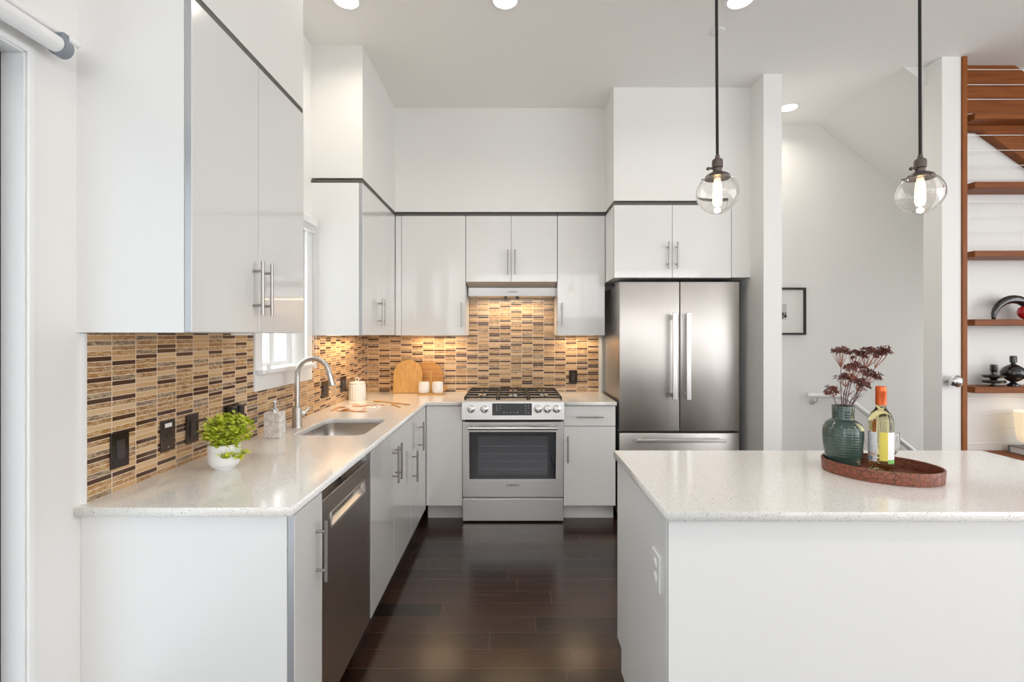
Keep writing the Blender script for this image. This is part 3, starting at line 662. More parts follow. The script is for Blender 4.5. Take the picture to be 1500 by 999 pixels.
# ------------------------------------------------------------------ range hood
hd = thing('range_hood', (0.006, 4.1, 1.73), 'slim stainless steel range hood under the short cabinet above the stove', 'range hood')
bm = BM(); prof = [(3.925, 1.850), (4.08, 1.816), (4.08, 1.749), (4.235, 1.737), (4.235, 1.850)]
f0 = bm.faces.new([bm.verts.new((-0.372, y, z)) for y, z in prof]); g = bmesh.ops.extrude_face_region(bm, geom=[f0])
bmesh.ops.translate(bm, verts=[q for q in g['geom'] if isinstance(q, bmesh.types.BMVert)], vec=(0.736, 0, 0))
obj('housing', bm, M['steel'], hd)
bm = BM(); f0 = bm.faces.new([bm.verts.new((-0.366, y, z)) for y, z in ((4.074, 1.75), (4.066, 1.817), (4.0798, 1.817), (4.0798, 1.75))]); g = bmesh.ops.extrude_face_region(bm, geom=[f0])
bmesh.ops.translate(bm, verts=[q for q in g['geom'] if isinstance(q, bmesh.types.BMVert)], vec=(0.738, 0, 0))
hf = obj('front_lip', bm, M['steel_bright'], hd)
bm = text_bm('BOSCH', 0.019, (0.012, 4.0692, 1.783)); lathe(bm, [(0.0075, 0.0003), (0.0075, -0.0007), (0.0054, -0.0007), (0.0054, 0.0003)], (-0.032, 4.0692, 1.783), 20, axis='y')
obj('logo', bm, M['logo'], hf)
for x in (-0.055, 0.045): obj('switch', bx(x - 0.012, x + 0.014, 4.10, 4.125, 1.725, 1.747, 0.002), M['black'], hd)

# ------------------------------------------------------------------ refrigerator
fr = thing('refrigerator', (1.268, 3.95, 0), 'stainless steel French-door refrigerator with bottom freezer', 'refrigerator')
obj('body', bx(0.815, 1.722, 3.70, BW - 0.012, 0.03, 1.80, 0.004), mat('fridge_side_grey', (0.42, 0.41, 0.40), 0.3, 0.7), fr)
def rdoor(name, x0, x1, z0, z1): return obj(name, bx(x0, x1, 3.62, 3.695, z0, z1, 0.006, 3), M['steel_fridge'], fr, smooth=30)
def bar_handle(parent, x0, x1, z0, z1):
    bm = BM()
    if z1 - z0 > x1 - x0:
        box(bm, x0, x1, 3.556, 3.574, z0, z1, 0.004, 2)
        for z in (z0 + 0.02, z1 - 0.05): box(bm, x0 + 0.004, x1 - 0.004, 3.573, 3.621, z, z + 0.03, 0.003)
    else:
        box(bm, x0, x1, 3.556, 3.574, z0, z1, 0.004, 2)
        for x in (x0 + 0.02, x1 - 0.05): box(bm, x, x + 0.03, 3.573, 3.621, z0 + 0.004, z1 - 0.004, 0.003)
    obj('handle', bm, M['steel_bright'], parent, label='bright steel bar handle')
a = rdoor('door', 0.813, 1.2695, 0.688, 1.822); bar_handle(a, 1.200, 1.232, 0.93, 1.585)
b = rdoor('door', 1.2745, 1.724, 0.688, 1.822); bar_handle(b, 1.302, 1.334, 0.93, 1.585)
cdr = rdoor('freezer_drawer', 0.813, 1.724, 0.06, 0.674); bar_handle(cdr, 0.926, 1.597, 0.614, 0.638)
obj('gasket', bx(0.83, 1.71, 3.66, 3.70, 0.06, 1.81), M['black'], fr)
obj('plinth', bx(0.83, 1.71, 3.66, 3.72, 0.0, 0.058), M['black'], fr)
for x0, x1 in ((0.82, 0.93), (1.61, 1.72)): obj('hinge_cover', bx(x0, x1, 3.64, 3.80, 1.8005, 1.834, 0.004) if False else bx(x0, x1, 3.70, 3.82, 1.8, 1.832, 0.004), M['grey_plastic'], fr)

# ------------------------------------------------------------------ island
isl = thing('kitchen_island', (1.25, 1.74, 0), 'white kitchen island in the right foreground under a quartz top', 'kitchen island')
obj('front_panel', bx(0.461, 2.04, 1.406, 1.426, 0, 0.883), M['panel'], isl)
bm = BM(); v = [(1.4262, 0), (2.01, 0), (2.01, 0.10), (2.08, 0.10), (2.08, 0.883), (1.4262, 0.883)]
bm = plate([v], 0.46, 0.48, 'x'); obj('side_panel', bm, M['panel'], isl)
obj('body', bx(0.48, 2.04, 1.4262, 2.055, 0.10, 0.883), M['panel'], isl)
obj('toe_kick', bx(0.48, 2.04, 1.99, 2.005, 0, 0.0995), M['kick'], isl)
for q in range(3):
    x0 = 0.462 + q * 0.526
    leaf(isl, 'door', 'back', 0, x0, x0 + 0.524, 0.105, 0.88) if False else None
    bm = BM(); box(bm, x0 + (0.02 if q == 0 else 0), x0 + 0.523, 2.0565, 2.077, 0.105, 0.88, 0.0012); obj('door', bm, [M['gloss']], isl)
bm = BM(); box(bm, 0.4595, 0.48, 2.0802, 2.086, 0.1, 0.883); obj('edge_band', bm, M['edge'], isl)
bm = plate([[(0.445, 1.37), (2.062, 1.37), (2.062, 2.10), (0.445, 2.10)]], 0.8835, 0.911, 'z', 0.002)
bmx = bm
tag(obj('countertop', bm, M['quartz']), 'wide speckled white quartz countertop on the island, carrying the tray', 'countertop')
def outlet_mesh(t, o, face, uc, zc, w, h, matp, matf, kind):
    bm = BM(); fbox(bm, o, face, uc - w / 2, uc + w / 2, -0.006, 0, zc - h / 2, zc + h / 2, 0.002); p = obj('cover_plate', bm, matp, t)
    n = max(1, round(w / 0.0725)) if w > 0.1 else 1
    for k in range(n):
        u = uc + (k - (n - 1) / 2) * 0.046
        kd = kind if isinstance(kind, str) else kind[k]
        if kd == 'rocker':
            bm = BM(); fbox(bm, o, face, u - 0.0165, u + 0.0165, -0.008, -0.0055, zc - 0.033, zc + 0.033, 0.001); fbox(bm, o, face, u - 0.0145, u + 0.0145, -0.011, -0.0075, zc - 0.031, zc + 0.031, 0.002); obj('rocker', bm, matf, t)
        elif kd == 'outlet':
            bm = BM(); fbox(bm, o, face, u - 0.0165, u + 0.0165, -0.009, -0.0055, zc - 0.033, zc + 0.033, 0.002); ou = obj('receptacle', bm, matf, t)
            bm = BM()
            for zz in (zc - 0.017, zc + 0.017):
                for uu in (u - 0.006, u + 0.006): fbox(bm, o, face, uu - 0.001, uu + 0.001, -0.0094, -0.0088, zz - 0.004, zz + 0.004)
                fbox(bm, o, face, u - 0.0018, u + 0.0018, -0.0094, -0.0088, zz - 0.011, zz - 0.0075)
            obj('slots', bm, M['black'], ou)
    return p
def outlet(name, label, cat, o, face, uc, zc, w=0.073, h=0.116, mp='bronze_plate', mf='bronze_part', kind='rocker', group='dark switch plates on the tiles'):
    t = thing(name, fpt(o, face, uc, 0, zc - h / 2), label, cat, group); outlet_mesh(t, o, face, uc, zc, w, h, M[mp], M[mf], kind); return t
TF = LW + 0.008
outlet('light_switch', 'dark bronze rocker switch plate nearest the left end of the tiles', 'light switch', 'x', TF, 1.558, 1.045)
t = thing('wall_jack_plate', (TF, 1.775, 0.987), 'dark bronze jack plate with a white sticker, second from the left on the tiles', 'wall plate', 'dark switch plates on the tiles')
bm = BM(); fbox(bm, 'x', TF, 1.7385, 1.8115, -0.006, 0, 0.987, 1.103, 0.002); obj('cover_plate', bm, M['bronze_plate'], t)
obj('sticker', bx(TF + 0.006, TF + 0.0066, 1.757, 1.793, 1.076, 1.091), M['white_plastic'], t)
bm = BM(); lathe(bm, [(0, 0.0075), (0.006, 0.0075), (0.007, 0.006)], (TF, 1.775, 1.045), 14, axis='x'); obj('jack', bm, M['black'], t)
bm = BM()
for z in (1.003,): lathe(bm, [(0, 0.007), (0.003, 0.007), (0.003, 0.006)], (TF, 1.775, z), 10, axis='x')
obj('screw', bm, M['nickel'], t)
outlet('wall_outlet', 'dark bronze outlet plate third from the left, just before the plant', 'outlet', 'x', TF, 1.911, 1.045, kind='outlet')
t = outlet('wall_outlet', 'dark double outlet plate with black plugs behind the green plant', 'outlet', 'x', TF, 2.175, 1.045, w=0.118, kind=('outlet', 'outlet'))
for u, zz in ((2.145, 1.07), (2.20, 1.07)):
    bm = BM(); box(bm, TF + 0.0095, TF + 0.042, u - 0.02, u + 0.02, zz - 0.026, zz + 0.028, 0.006, 2)
    tag(obj('plug_adapter', bm, M['black']), 'black plug adapter in the double outlet behind the plant, %s' % ('the nearer' if u < 2.17 else 'the farther'), 'plug', 'black plug adapters')
outlet('wall_outlet', 'dark bronze double outlet plate right of the faucet spout', 'outlet', 'x', TF, 3.27, 1.045, w=0.118, kind=('rocker', 'outlet'))
outlet('light_switch', 'dark bronze double switch plate above the white canister near the corner', 'light switch', 'x', TF, 3.625, 1.045, w=0.118, kind=('rocker', 'rocker'))
outlet('wall_outlet', 'small dark outlet plate on the back wall tiles right of the stove', 'outlet', 'y', BW - 0.008, 0.5425, 1.045, kind='outlet')
# island outlet faces -X
t = thing('wall_outlet', (0.46, 1.516, 0.617), 'white outlet plate on the left side of the kitchen island', 'outlet')
obj('cover_plate', bx(0.454, 0.46, 1.476, 1.556, 0.617, 0.731, 0.002), M['white_plastic'], t)
for z in (0.652, 0.696): 
    bm = BM(); lathe(bm, [(0.0165, 0.0), (0.0165, -0.0085), (0.014, -0.010), (0, -0.010)], (0.4605, 1.516, z), 16, axis='x'); obj('receptacle', bm, M['white_plastic'], t, smooth=40)

# ------------------------------------------------------------------ recessed lights, sprinkler, pendants
def downlight(x, y, label, power):
    t = thing('recessed_light', (x, y, CZ - 0.006), label, 'ceiling light', 'recessed ceiling lights')
    bm = BM(); lathe(bm, [(0.085, 0.006), (0.085, 0.001), (0.08, -0.001), (0.066, -0.001), (0.066, 0.005)], (x, y, CZ - 0.006), 36); obj('trim_ring', bm, M['trim'], t, smooth=40)
    bm = BM(); lathe(bm, [(0, 0.002), (0.066, 0.002), (0.066, 0.005), (0, 0.005)], (x, y, CZ - 0.006), 36); obj('diffuser', bm, M['lamp'], t)
    o = area('recessed_lamp', (x, y, CZ - 0.014), (0, 0, 0), 0.12, 0.12, power, (1.0, 0.92, 0.80), 150, shape='DISK')
downlight(-0.92, 2.655, 'round recessed ceiling light at the top left', 2.6)
downlight(-0.038, 2.655, 'round recessed ceiling light at the top centre above the aisle', 3)
downlight(1.268, 2.655, 'round recessed ceiling light beside the left pendant cord', 3)
downlight(2.262, 3.91, 'round recessed ceiling light in the hallway beyond the partition', 2.6)
for x_, n_ in ((-0.3, 'left'), (1.6, 'middle'), (3.5, 'right')): downlight(x_, 0.2, 'added unseen ceiling light brightening the living side of the room, the %s one' % n_, 4)  # ceiling lights added behind the camera to brighten the room
bm = BM(); lathe(bm, [(0.04, 0), (0.04, -0.004), (0.036, -0.007), (0, -0.008)], (1.265, 2.93, CZ), 28); tag(obj('sprinkler_cover', bm, M['trim'], smooth=40), 'small round white sprinkler cover on the ceiling behind the left pendant cord', 'sprinkler')
def pendant(x, y, lean, label):
    t = thing('pendant_light', (x, y, CZ), label, 'pendant light', 'clear globe pendants over the island')
    zc = 1.936; rg = 0.0735
    bm = BM(); lathe(bm, [(0, 0), (0.06, 0), (0.06, -0.015), (0.05, -0.022), (0.006, -0.026), (0, -0.026)], (x - lean, y, CZ), 28); obj('canopy', bm, M['socket'], t, smooth=40)
    bm = BM(); tube(bm, [(x - lean, y, CZ - 0.02), (x - lean * 0.5, y, 2.6), (x, y, zc + rg + 0.062)], 0.0052, 10); obj('cord', bm, M['cord'], t, smooth=60)
    zs = zc + rg - 0.004
    bm = BM(); lathe(bm, [(0, 0.072), (0.007, 0.072), (0.009, 0.06), (0.0175, 0.054), (0.019, 0.046), (0.019, 0.026), (0.0155, 0.022), (0.0155, 0.010), (0.03, 0.004), (0.043, -0.006), (0.045, -0.014), (0.043, -0.0142), (0, -0.012)], (x, y, zs), 28)
    cyl(bm, (x - 0.015, y, zs + 0.022), (x - 0.034, y, zs + 0.024), 0.004, 10); cyl(bm, (x - 0.031, y, zs + 0.024), (x - 0.036, y, zs + 0.019), 0.006, 10)
    for k in range(3):
        a = 0.5 + k * 2 * PI / 3; p = Vector((x + 0.043 * math.cos(a), y + 0.043 * math.sin(a), zs - 0.009)); q = p + Vector((math.cos(a), math.sin(a), 0)) * 0.012; cyl(bm, p, q, 0.0022, 8)
    obj('socket', bm, M['socket'], t, smooth=40)
    pr = []; n = 26; a0 = math.asin(0.038 / rg)
    for k in range(n + 1):
        a = a0 + (PI - a0) * k / n; pr.append((rg * math.sin(a) if k < n else 0, rg * math.cos(a)))
    pr = [(0.038, rg * math.cos(a0) + 0.006)] + pr
    inn = [(max(r - 0.0016, 0) if r > 0.003 else 0, h * (1 - 0.0016 / rg)) for r, h in pr[::-1]]; inn[-1] = (0.0364, pr[0][1])
    bm = BM(); lathe(bm, pr + inn, (x, y, zc), 48)
    bmesh.ops.remove_doubles(bm, verts=bm.verts, dist=1e-6)
    tr = [v for v in bm.verts if v.co.z > zc + pr[0][1] - 1e-4]
    bm.edges.ensure_lookup_table()
    be = [e for e in bm.edges if e.is_boundary]
    if be: bmesh.ops.bridge_loops(bm, edges=be)
    obj('globe', bm, M['globe'], t, smooth=60)
    bm = BM(); lathe(bm, [(0, 0.062), (0.011, 0.062), (0.011, 0.045), (0.015, 0.03), (0.0165, 0.0), (0.0165, -0.035), (0.012, -0.048), (0, -0.052)], (x, y, zc + 0.004), 24); bu = obj('bulb', bm, M['bulb_glass'], t, smooth=60)
    bm = BM()
    for k in range(5):
        a = k * 2 * PI / 5; cyl(bm, (x + 0.0045 * math.cos(a), y + 0.0045 * math.sin(a), zc + 0.042), (x + 0.0055 * math.cos(a + .5), y + 0.0055 * math.sin(a + .5), zc - 0.036), 0.0011, 6)
    obj('filament', bm, M['filament'], bu)
    d = bpy.data.lights.new('pendant_lamp', 'POINT'); d.energy = 2.0; d.color = (1, 0.78, 0.5); d.shadow_soft_size = 0.012
    o = bpy.data.objects.new('pendant_lamp', d); o.location = (x, y, zc - 0.062); COL.objects.link(o)
pendant(0.752, 1.75, 0.006, 'clear glass globe pendant on a black cord, left one, in front of the refrigerator cabinet')
pendant(1.495, 1.75, 0.004, 'clear glass globe pendant on a black cord, right one, in front of the column')

# ------------------------------------------------------------------ left wall: roller blind, window blind
rb = thing('roller_blind', (LW, 0.0, 2.2), 'white rolled-up roller blind above the glass door at the top left', 'roller blind')
bm = BM(); cyl(bm, (-1.236, -1.6, 2.208), (-1.236, 1.296, 2.208), 0.0225, 24); obj('roll', bm, M['white_plastic'], rb, smooth=40)
bm = BM(); box(bm, LW + 0.0005, -1.245, -1.6, 1.372, 2.246, 2.256, 0.002); cyl(bm, (-1.247, -1.6, 2.25), (-1.247, 1.374, 2.25), 0.0085, 14); obj('head_rail', bm, M['trim'], rb, smooth=40)
bm = BM(); cyl(bm, (-1.236, 1.297, 2.206), (-1.236, 1.322, 2.206), 0.026, 24); box(bm, -1.252, -1.22, 1.300, 1.320, 2.206, 2.245, 0.003); obj('end_bracket', bm, M['grey_plastic'], rb, smooth=40)
wb = thing('window_blind', (LW, 2.7, 2.1), 'raised white blind with hanging cords at the sink window', 'window blind')
bm = BM(); box(bm, LW + 0.019, LW + 0.055, 2.38, 3.04, 2.10, 2.145, 0.003); obj('head_rail', bm, M['white_plastic'], wb)
bm = BM()
for k in range(8): box(bm, LW + 0.0195, LW + 0.05, 2.385, 3.035, 2.06 + k * 0.005, 2.0635 + k * 0.005)
obj('slat_stack', bm, M['white_plastic'], wb)
for y, zb in ((2.45, 1.262), (3.026, 1.235)):
    bm = BM(); 
    for dx in (0, 0.018): cyl(bm, (LW + 0.034 + dx, y, zb), (LW + 0.034 + dx * 0.3, y, 2.1), 0.0014, 6)
    cdx = obj('cord', bm, M['white_plastic'], wb)
    bm = BM(); lathe(bm, [(0, 0.02), (0.005, 0.018), (0.011, -0.012), (0.009, -0.02), (0, -0.021)], (LW + 0.043, y, zb - 0.01), 12); obj('tassel', bm, M['white_plastic'], cdx, smooth=40)

# ------------------------------------------------------------------ counter objects
CT = 0.911
# plant
pc = (-1.095, 1.82, CT)
pl = thing('potted_plant', pc, 'lime green leafy plant in a white bowl pot on the left counter', 'potted plant')
bm = BM(); lathe(bm, [(0, 0), (0.032, 0), (0.036, 0.004), (0.036, 0.006), (0.047, 0.013), (0.0545, 0.028), (0.056, 0.05), (0.0555, 0.094), (0.0535, 0.096), (0.0515, 0.093), (0.051, 0.06), (0, 0.055)], pc, 40); obj('pot', bm, M['pot'], pl, smooth=40)
bm = BM(); lathe(bm, [(0, 0.0865), (0.03, 0.087), (0.0513, 0.083), (0.0513, 0.078), (0, 0.078)], pc, 24); obj('soil', bm, M['soil'], pl, smooth=60)
def leaf_quad(bm, p, d, n, L, w):
    d = d.normalized(); s = d.cross(n).normalized(); n = s.cross(d)
    q = [p, p + d * L * .3 + s * w * .42 + n * w * .08, p + d * L * .62 + s * w * .5 + n * w * .1, p + d * L * .9 + s * w * .28, p + d * L, p + d * L * .9 - s * w * .28, p + d * L * .62 - s * w * .5 + n * w * .1, p + d * L * .3 - s * w * .42 + n * w * .08]
    mid = bm.verts.new(p + d * L * .5 - n * w * .05); v = [bm.verts.new(x) for x in q]
    for k in range(8): bm.faces.new((v[k], v[(k + 1) % 8], mid))
bm = BM(); bs = BM(); rp = random.Random(3)
root = Vector(pc) + Vector((0, 0, 0.09)); ctr = Vector(pc) + Vector((0.018, -0.002, 0.145))
for k in range(165):
    while True:
        q = Vector((rp.uniform(-1, 1), rp.uniform(-1, 1), rp.uniform(-1, 1)))
        if 0.35 < q.length < 1: break
    tip = ctr + Vector((q.x * 0.086, q.y * 0.082, q.z * 0.06))
    if k < 7: a_ = -1.35 + k * 0.24; tip = Vector(pc) + Vector((0.062 * math.cos(a_) + 0.012, 0.062 * math.sin(a_), rp.uniform(0.045, 0.075)))
    if tip.x < LW + 0.03: continue
    m1 = root.lerp(tip, 0.5) + Vector((0, 0, 0.03 if k < 7 else 0.012))
    m0 = root + Vector((q.x * 0.02, q.y * 0.02, 0))
    tube(bs, [m0, m1, tip], 0.0008, 4, False)
    dr = (tip - m1).normalized()
    for j in range(7):
        a = rp.uniform(0, 2 * PI); dv = (dr * 0.5 + Vector((math.cos(a), math.sin(a), rp.uniform(-.5, .7)))).normalized()
        nn = Vector((rp.uniform(-.6, .6), rp.uniform(-.6, .6), 1)).normalized()
        leaf_quad(bm, tip + Vector((rp.uniform(-.009, .009), rp.uniform(-.009, .009), rp.uniform(-.009, .009))), dv, nn, rp.uniform(0.014, 0.021), rp.uniform(0.012, 0.017))
obj('foliage', bm, M['leaf'], pl); obj('stems', bs, M['leaf'], pl)
# soap dispenser
sp = thing('soap_dispenser', (-1.172, 2.365, CT), 'square pale stone soap dispenser with steel pump left of the faucet', 'soap dispenser')
obj('bottle', bx(-1.215, -1.135, 2.335, 2.395, CT, CT + 0.128, 0.004, 2), M['marble'], sp)
bm = BM(); lathe(bm, [(0, 0), (0.018, 0), (0.018, 0.012), (0.012, 0.016), (0.006, 0.018), (0.006, 0.034), (0.011, 0.036), (0.011, 0.05), (0.004, 0.054), (0.004, 0.058), (0, 0.058)], (-1.175, 2.365, CT + 0.128), 18); cyl(bm, (-1.175, 2.365, CT + 0.172), (-1.14, 2.352, CT + 0.170), 0.004, 8)
obj('pump', bm, M['chrome'], sp, smooth=40)
# canister
cc = (-1.205, 3.72, CT)
cn = thing('canister', cc, 'white fluted ceramic canister with ring lid in the counter corner', 'canister')
bm = BM(); lathe(bm, [(0, 0), (0.058, 0), (0.061, 0.006), (0.063, 0.03), (0.063, 0.11), (0.061, 0.122), (0.054, 0.128), (0, 0.128)], cc, 96, flute=(18, 0.03, 0.056)); obj('jar', bm, M['ceramic'], cn, smooth=60)
bm = BM(); lathe(bm, [(0, 0), (0.058, 0), (0.060, 0.004), (0.057, 0.011), (0.02, 0.016), (0, 0.016)], (cc[0], cc[1], CT + 0.1285), 40)
tube(bm, [(cc[0] + 0.013 * math.cos(a), cc[1], CT + 0.158 + 0.015 * math.sin(a)) for a in [2 * PI * k / 20 for k in range(21)]], 0.0042, 8); obj('lid', bm, M['ceramic'], cn, smooth=60)
# open magazine
mg = thing('magazine', (-1.085, 3.32, CT), 'open magazine with orange food pictures lying behind the sink', 'magazine')
P1, P2, P3, P4 = Vector((-1.215, 3.175, CT)), Vector((-0.96, 3.118, CT)), Vector((-0.915, 3.45, CT)), Vector((-1.175, 3.51, CT))
def page(s0, s1, name):
    bm = BM(); n = 8; top = []; bot = []
    for k in range(n + 1):
        s = s0 + (s1 - s0) * k / n; h = 0.002 + 0.010 * math.sin(PI * min(abs(s - 0.5) * 2, 1) ** 0.6) ** 1.0 * (1 - abs(s - 0.5))
        a, b = P1.lerp(P4, s), P2.lerp(P3, s)
        top.append((bm.verts.new(a + Vector((0, 0, h))), bm.verts.new(b + Vector((0, 0, h))))); bot.append((bm.verts.new(a + Vector((0, 0, 0.0003))), bm.verts.new(b + Vector((0, 0, 0.0003)))))
    for k in range(n):
        bm.faces.new((top[k][0], top[k][1], top[k + 1][1], top[k + 1][0])); bm.faces.new((bot[k][0], bot[k + 1][0], bot[k + 1][1], bot[k][1]))
        bm.faces.new((top[k][0], top[k + 1][0], bot[k + 1][0], bot[k][0])); bm.faces.new((top[k][1], bot[k][1], bot[k + 1][1], top[k + 1][1]))
    bm.faces.new((top[0][0], bot[0][0], bot[0][1], top[0][1])); bm.faces.new((top[n][0], top[n][1], bot[n][1], bot[n][0]))
    obj(name, bm, M['page'], mg)
page(0.0, 0.498, 'page_block'); page(0.502, 1.0, 'page_block')
# wooden spoons
def spoon(p, q, label):
    p, q = Vector(p), Vector(q); d = (q - p).normalized(); s = Vector((-d.y, d.x, 0)); L = (q - p).length
    t = thing('wooden_spoon', (p + q) / 2 * 1, label, 'wooden spoon', 'wooden spoons on the counter')
    bm = BM(); tube(bm, [p + Vector((0, 0, 0.005)), p + d * L * .8 + Vector((0, 0, 0.005))], [0.0045, 0.005], 10)
    obj('spoon_handle', bm, M['spoon'], t, smooth=60)
    bm = BM(); bmesh.ops.create_uvsphere(bm, u_segments=20, v_segments=10, radius=1)
    mt = Matrix.Translation(p + d * L * .88 + Vector((0, 0, 0.006))) @ Matrix(((d.x, s.x, 0, 0), (d.y, s.y, 0, 0), (0, 0, 1, 0), (0, 0, 0, 1))) @ Matrix.Diagonal((L * .12, 0.019, 0.0058, 1))
    bmesh.ops.transform(bm, matrix=mt, verts=bm.verts); obj('spoon_bowl', bm, M['spoon'], t, smooth=60)
spoon((-0.735, 3.44, CT), (-1.06, 3.645, CT), 'longer wooden spoon lying on the counter beyond the magazine')
spoon((-0.775, 3.315, CT), (-0.872, 3.475, CT), 'shorter wooden spoon lying on the counter beside the magazine')
# cutting boards
lean = 0.17
def leaned(bm, y_base, z_base, a):
    bmesh.ops.transform(bm, matrix=Matrix.Translation((0, y_base, z_base)) @ Matrix.Rotation(-a, 4, 'X'), verts=bm.verts)
pts = [(-1.03, 0), (-0.782, 0)] + [(-0.906 + 0.124 * math.cos(PI * k / 24), 0.165 + 0.124 * math.sin(PI * k / 24)) for k in range(25)]
bm = plate([pts], -0.008, 0.008, 'y', 0.002); leaned(bm, 4.135, CT + 0.002, 0.17)
tag(obj('cutting_board', bm, M['board']), 'arched pale bamboo cutting board leaning on the back tiles', 'cutting board', 'cutting boards')
cb = thing('cutting_board', (-0.75, 4.2, CT), 'round darker wooden cutting board leaning behind the arched board', 'cutting board', 'cutting boards')
hx = [(-0.735 + 0.132 * math.cos(a), 0.136 + 0.132 * math.sin(a)) for a in [2 * PI * k / 48 for k in range(48)]]
bm = plate([hx], -0.008, 0.008, 'y', 0.002); leaned(bm, 4.196, CT + 0.003, 0.10); obj('disc', bm, M['board2'], cb)
def rot2(x, y, a, c): return (c[0] + x * math.cos(a) - y * math.sin(a), c[1] + x * math.sin(a) + y * math.cos(a))
hp = [rot2(x, y, -0.64, (-0.735, 0.136)) for x, y in [(0.12, -0.017), (0.165, -0.016)] + [(0.176 + 0.02 * math.cos(a), 0.02 * math.sin(a)) for a in [-PI / 2 + PI * k / 10 for k in range(11)]] + [(0.165, 0.016), (0.12, 0.017)]]
bm = plate([hp], -0.0078, 0.0078, 'y', 0.002); leaned(bm, 4.196, CT + 0.003, 0.10); obj('grip', bm, M['board2'], cb)
# cup holder
ch = thing('cup_stand', (-0.68, 4.06, CT), 'small wooden stand with upright stick holding two white cups', 'stand')
bm = plate([rrect(-0.80, -0.575, 4.005, 4.115, 0.04)], CT, CT + 0.012, 'z', 0.003); obj('tray_base', bm, M['board'], ch)
bm = BM(); cyl(bm, (-0.69, 4.06, CT + 0.011), (-0.69, 4.06, CT + 0.195), 0.006, 12); obj('stick', bm, M['board'], ch, smooth=40)
for x, s in ((-0.747, 'left'), (-0.632, 'right')):
    bm = BM(); lathe(bm, [(0, 0), (0.040, 0), (0.046, 0.006), (0.047, 0.03), (0.047, 0.082), (0.044, 0.092), (0.036, 0.095), (0, 0.096)], (x, 4.06, CT + 0.0125), 32)
    tag(obj('cup', bm, M['ceramic'], smooth=50), 'round white lidded cup on the %s side of the small wooden stand' % s, 'cup', 'white cups on the wooden stand')

# ------------------------------------------------------------------ island tray group
TX, TY, TA = 1.338, 1.738, math.radians(-34)
def oval(a, b, z, n=64): return [Vector((TX + a * math.cos(t) * math.cos(TA) - b * math.sin(t) * math.sin(TA), TY + a * math.cos(t) * math.sin(TA) + b * math.sin(t) * math.cos(TA), z)) for t in [2 * PI * k / n for k in range(n)]]
TZ = 0.911
bm = BM(); rg = []
for a, b, z in ((0.165, 0.125, TZ), (0.178, 0.137, TZ + 0.001), (0.181, 0.140, TZ + 0.042), (0.180, 0.139, TZ + 0.045), (0.175, 0.134, TZ + 0.045), (0.174, 0.133, TZ + 0.042), (0.172, 0.131, TZ + 0.008)):
    rg.append([bm.verts.new(p) for p in oval(a, b, z)])
for p, q in zip(rg, rg[1:]):
    for k in range(64): bm.faces.new((p[k], p[(k + 1) % 64], q[(k + 1) % 64], q[k]))
bm.faces.new(rg[0][::-1]); bm.faces.new(rg[-1])
tag(obj('oval_tray', bm, M['leather'], smooth=50), 'oval reddish-brown crocodile-textured tray on the island', 'tray')
TF_ = TZ + 0.0085
vc = (1.245, 1.797, TF_)
bm = BM(); lathe(bm, [(0, 0), (0.047, 0), (0.051, 0.004), (0.060, 0.05), (0.0655, 0.10), (0.067, 0.13), (0.065, 0.152), (0.057, 0.170), (0.042, 0.181), (0.036, 0.185), (0.0355, 0.20), (0.0365, 0.232), (0.0355, 0.234), (0.0335, 0.232), (0.033, 0.19), (0.05, 0.165), (0.06, 0.13), (0.045, 0.01), (0, 0.008)], vc, 48)
tag(obj('vase', bm, M['glaze'], smooth=50), 'dark green glazed stoneware vase on the oval tray', 'vase')
# dried flowers
rf = random.Random(12)
def floret(bm, c, up, s):
    u, w = frame_for(up)
    for k in range(8):
        a = 2 * PI * k / 8 + rf.uniform(-.2, .2); d = (u * math.cos(a) + w * math.sin(a) + up * rf.uniform(-0.1, 0.9)).normalized()
        leaf_quad(bm, c, d, up, s * rf.uniform(.8, 1.2), s * 0.42)
def flower(base, top, hr, label, n=13):
    base, top = Vector(base), Vector(top)
    t = thing('dried_flower', base, label, 'dried flower', 'dried flowers in the vase')
    ax = top - base; u, w = frame_for(ax); bend = u * rf.uniform(-.012, .012) + w * rf.uniform(-.012, .012)
    hub = base + ax * 0.72
    ps = [base + ax * 0.72 * k / 6 + bend * math.sin(PI * k / 6) for k in range(7)]
    bm = BM(); tube(bm, ps, [0.0018 - 0.0006 * k / 6 for k in range(7)], 6)
    for k in range(10):
        q = ps[2] + (ps[4] - ps[2]) * rf.random(); a = rf.uniform(0, 2 * PI); dd = (u * math.cos(a) + w * math.sin(a)) * 0.7 + ax.normalized()
        if q.z > vc[2] + 0.238: tube(bm, [q, q + dd * rf.uniform(.014, .028)], [0.0006, 0.0002], 4)
    obj('stem', bm, M['stem'], t, smooth=60)
    br = BM(); bf = BM(); axn = ax.normalized()
    for k in range(n):
        rr = hr * math.sqrt((k + 0.5) / n); a = k * 2.4 + rf.uniform(-.3, .3)
        e = top + (u * math.cos(a) + w * math.sin(a)) * rr - axn * (rr * rr / hr) * 0.35 + axn * rf.uniform(-.006, .006)
        m1 = hub.lerp(e, 0.55) + (u * math.cos(a) + w * math.sin(a)) * rr * 0.22
        tube(br, [hub, m1, e], [0.0010, 0.0008, 0.0006], 5)
        for j in range(2):
            c = e + Vector((rf.uniform(-1, 1), rf.uniform(-1, 1), rf.uniform(-.6, .8))) * 0.008
            floret(bf, c, (axn + (u * math.cos(a) + w * math.sin(a)) * 0.6).normalized(), rf.uniform(0.010, 0.0145))
    obj('flower_rays', br, M['ray'], t); obj('flower_head', bf, M['flower'], t)
vt = Vector(vc) + Vector((0, 0, 0.20))
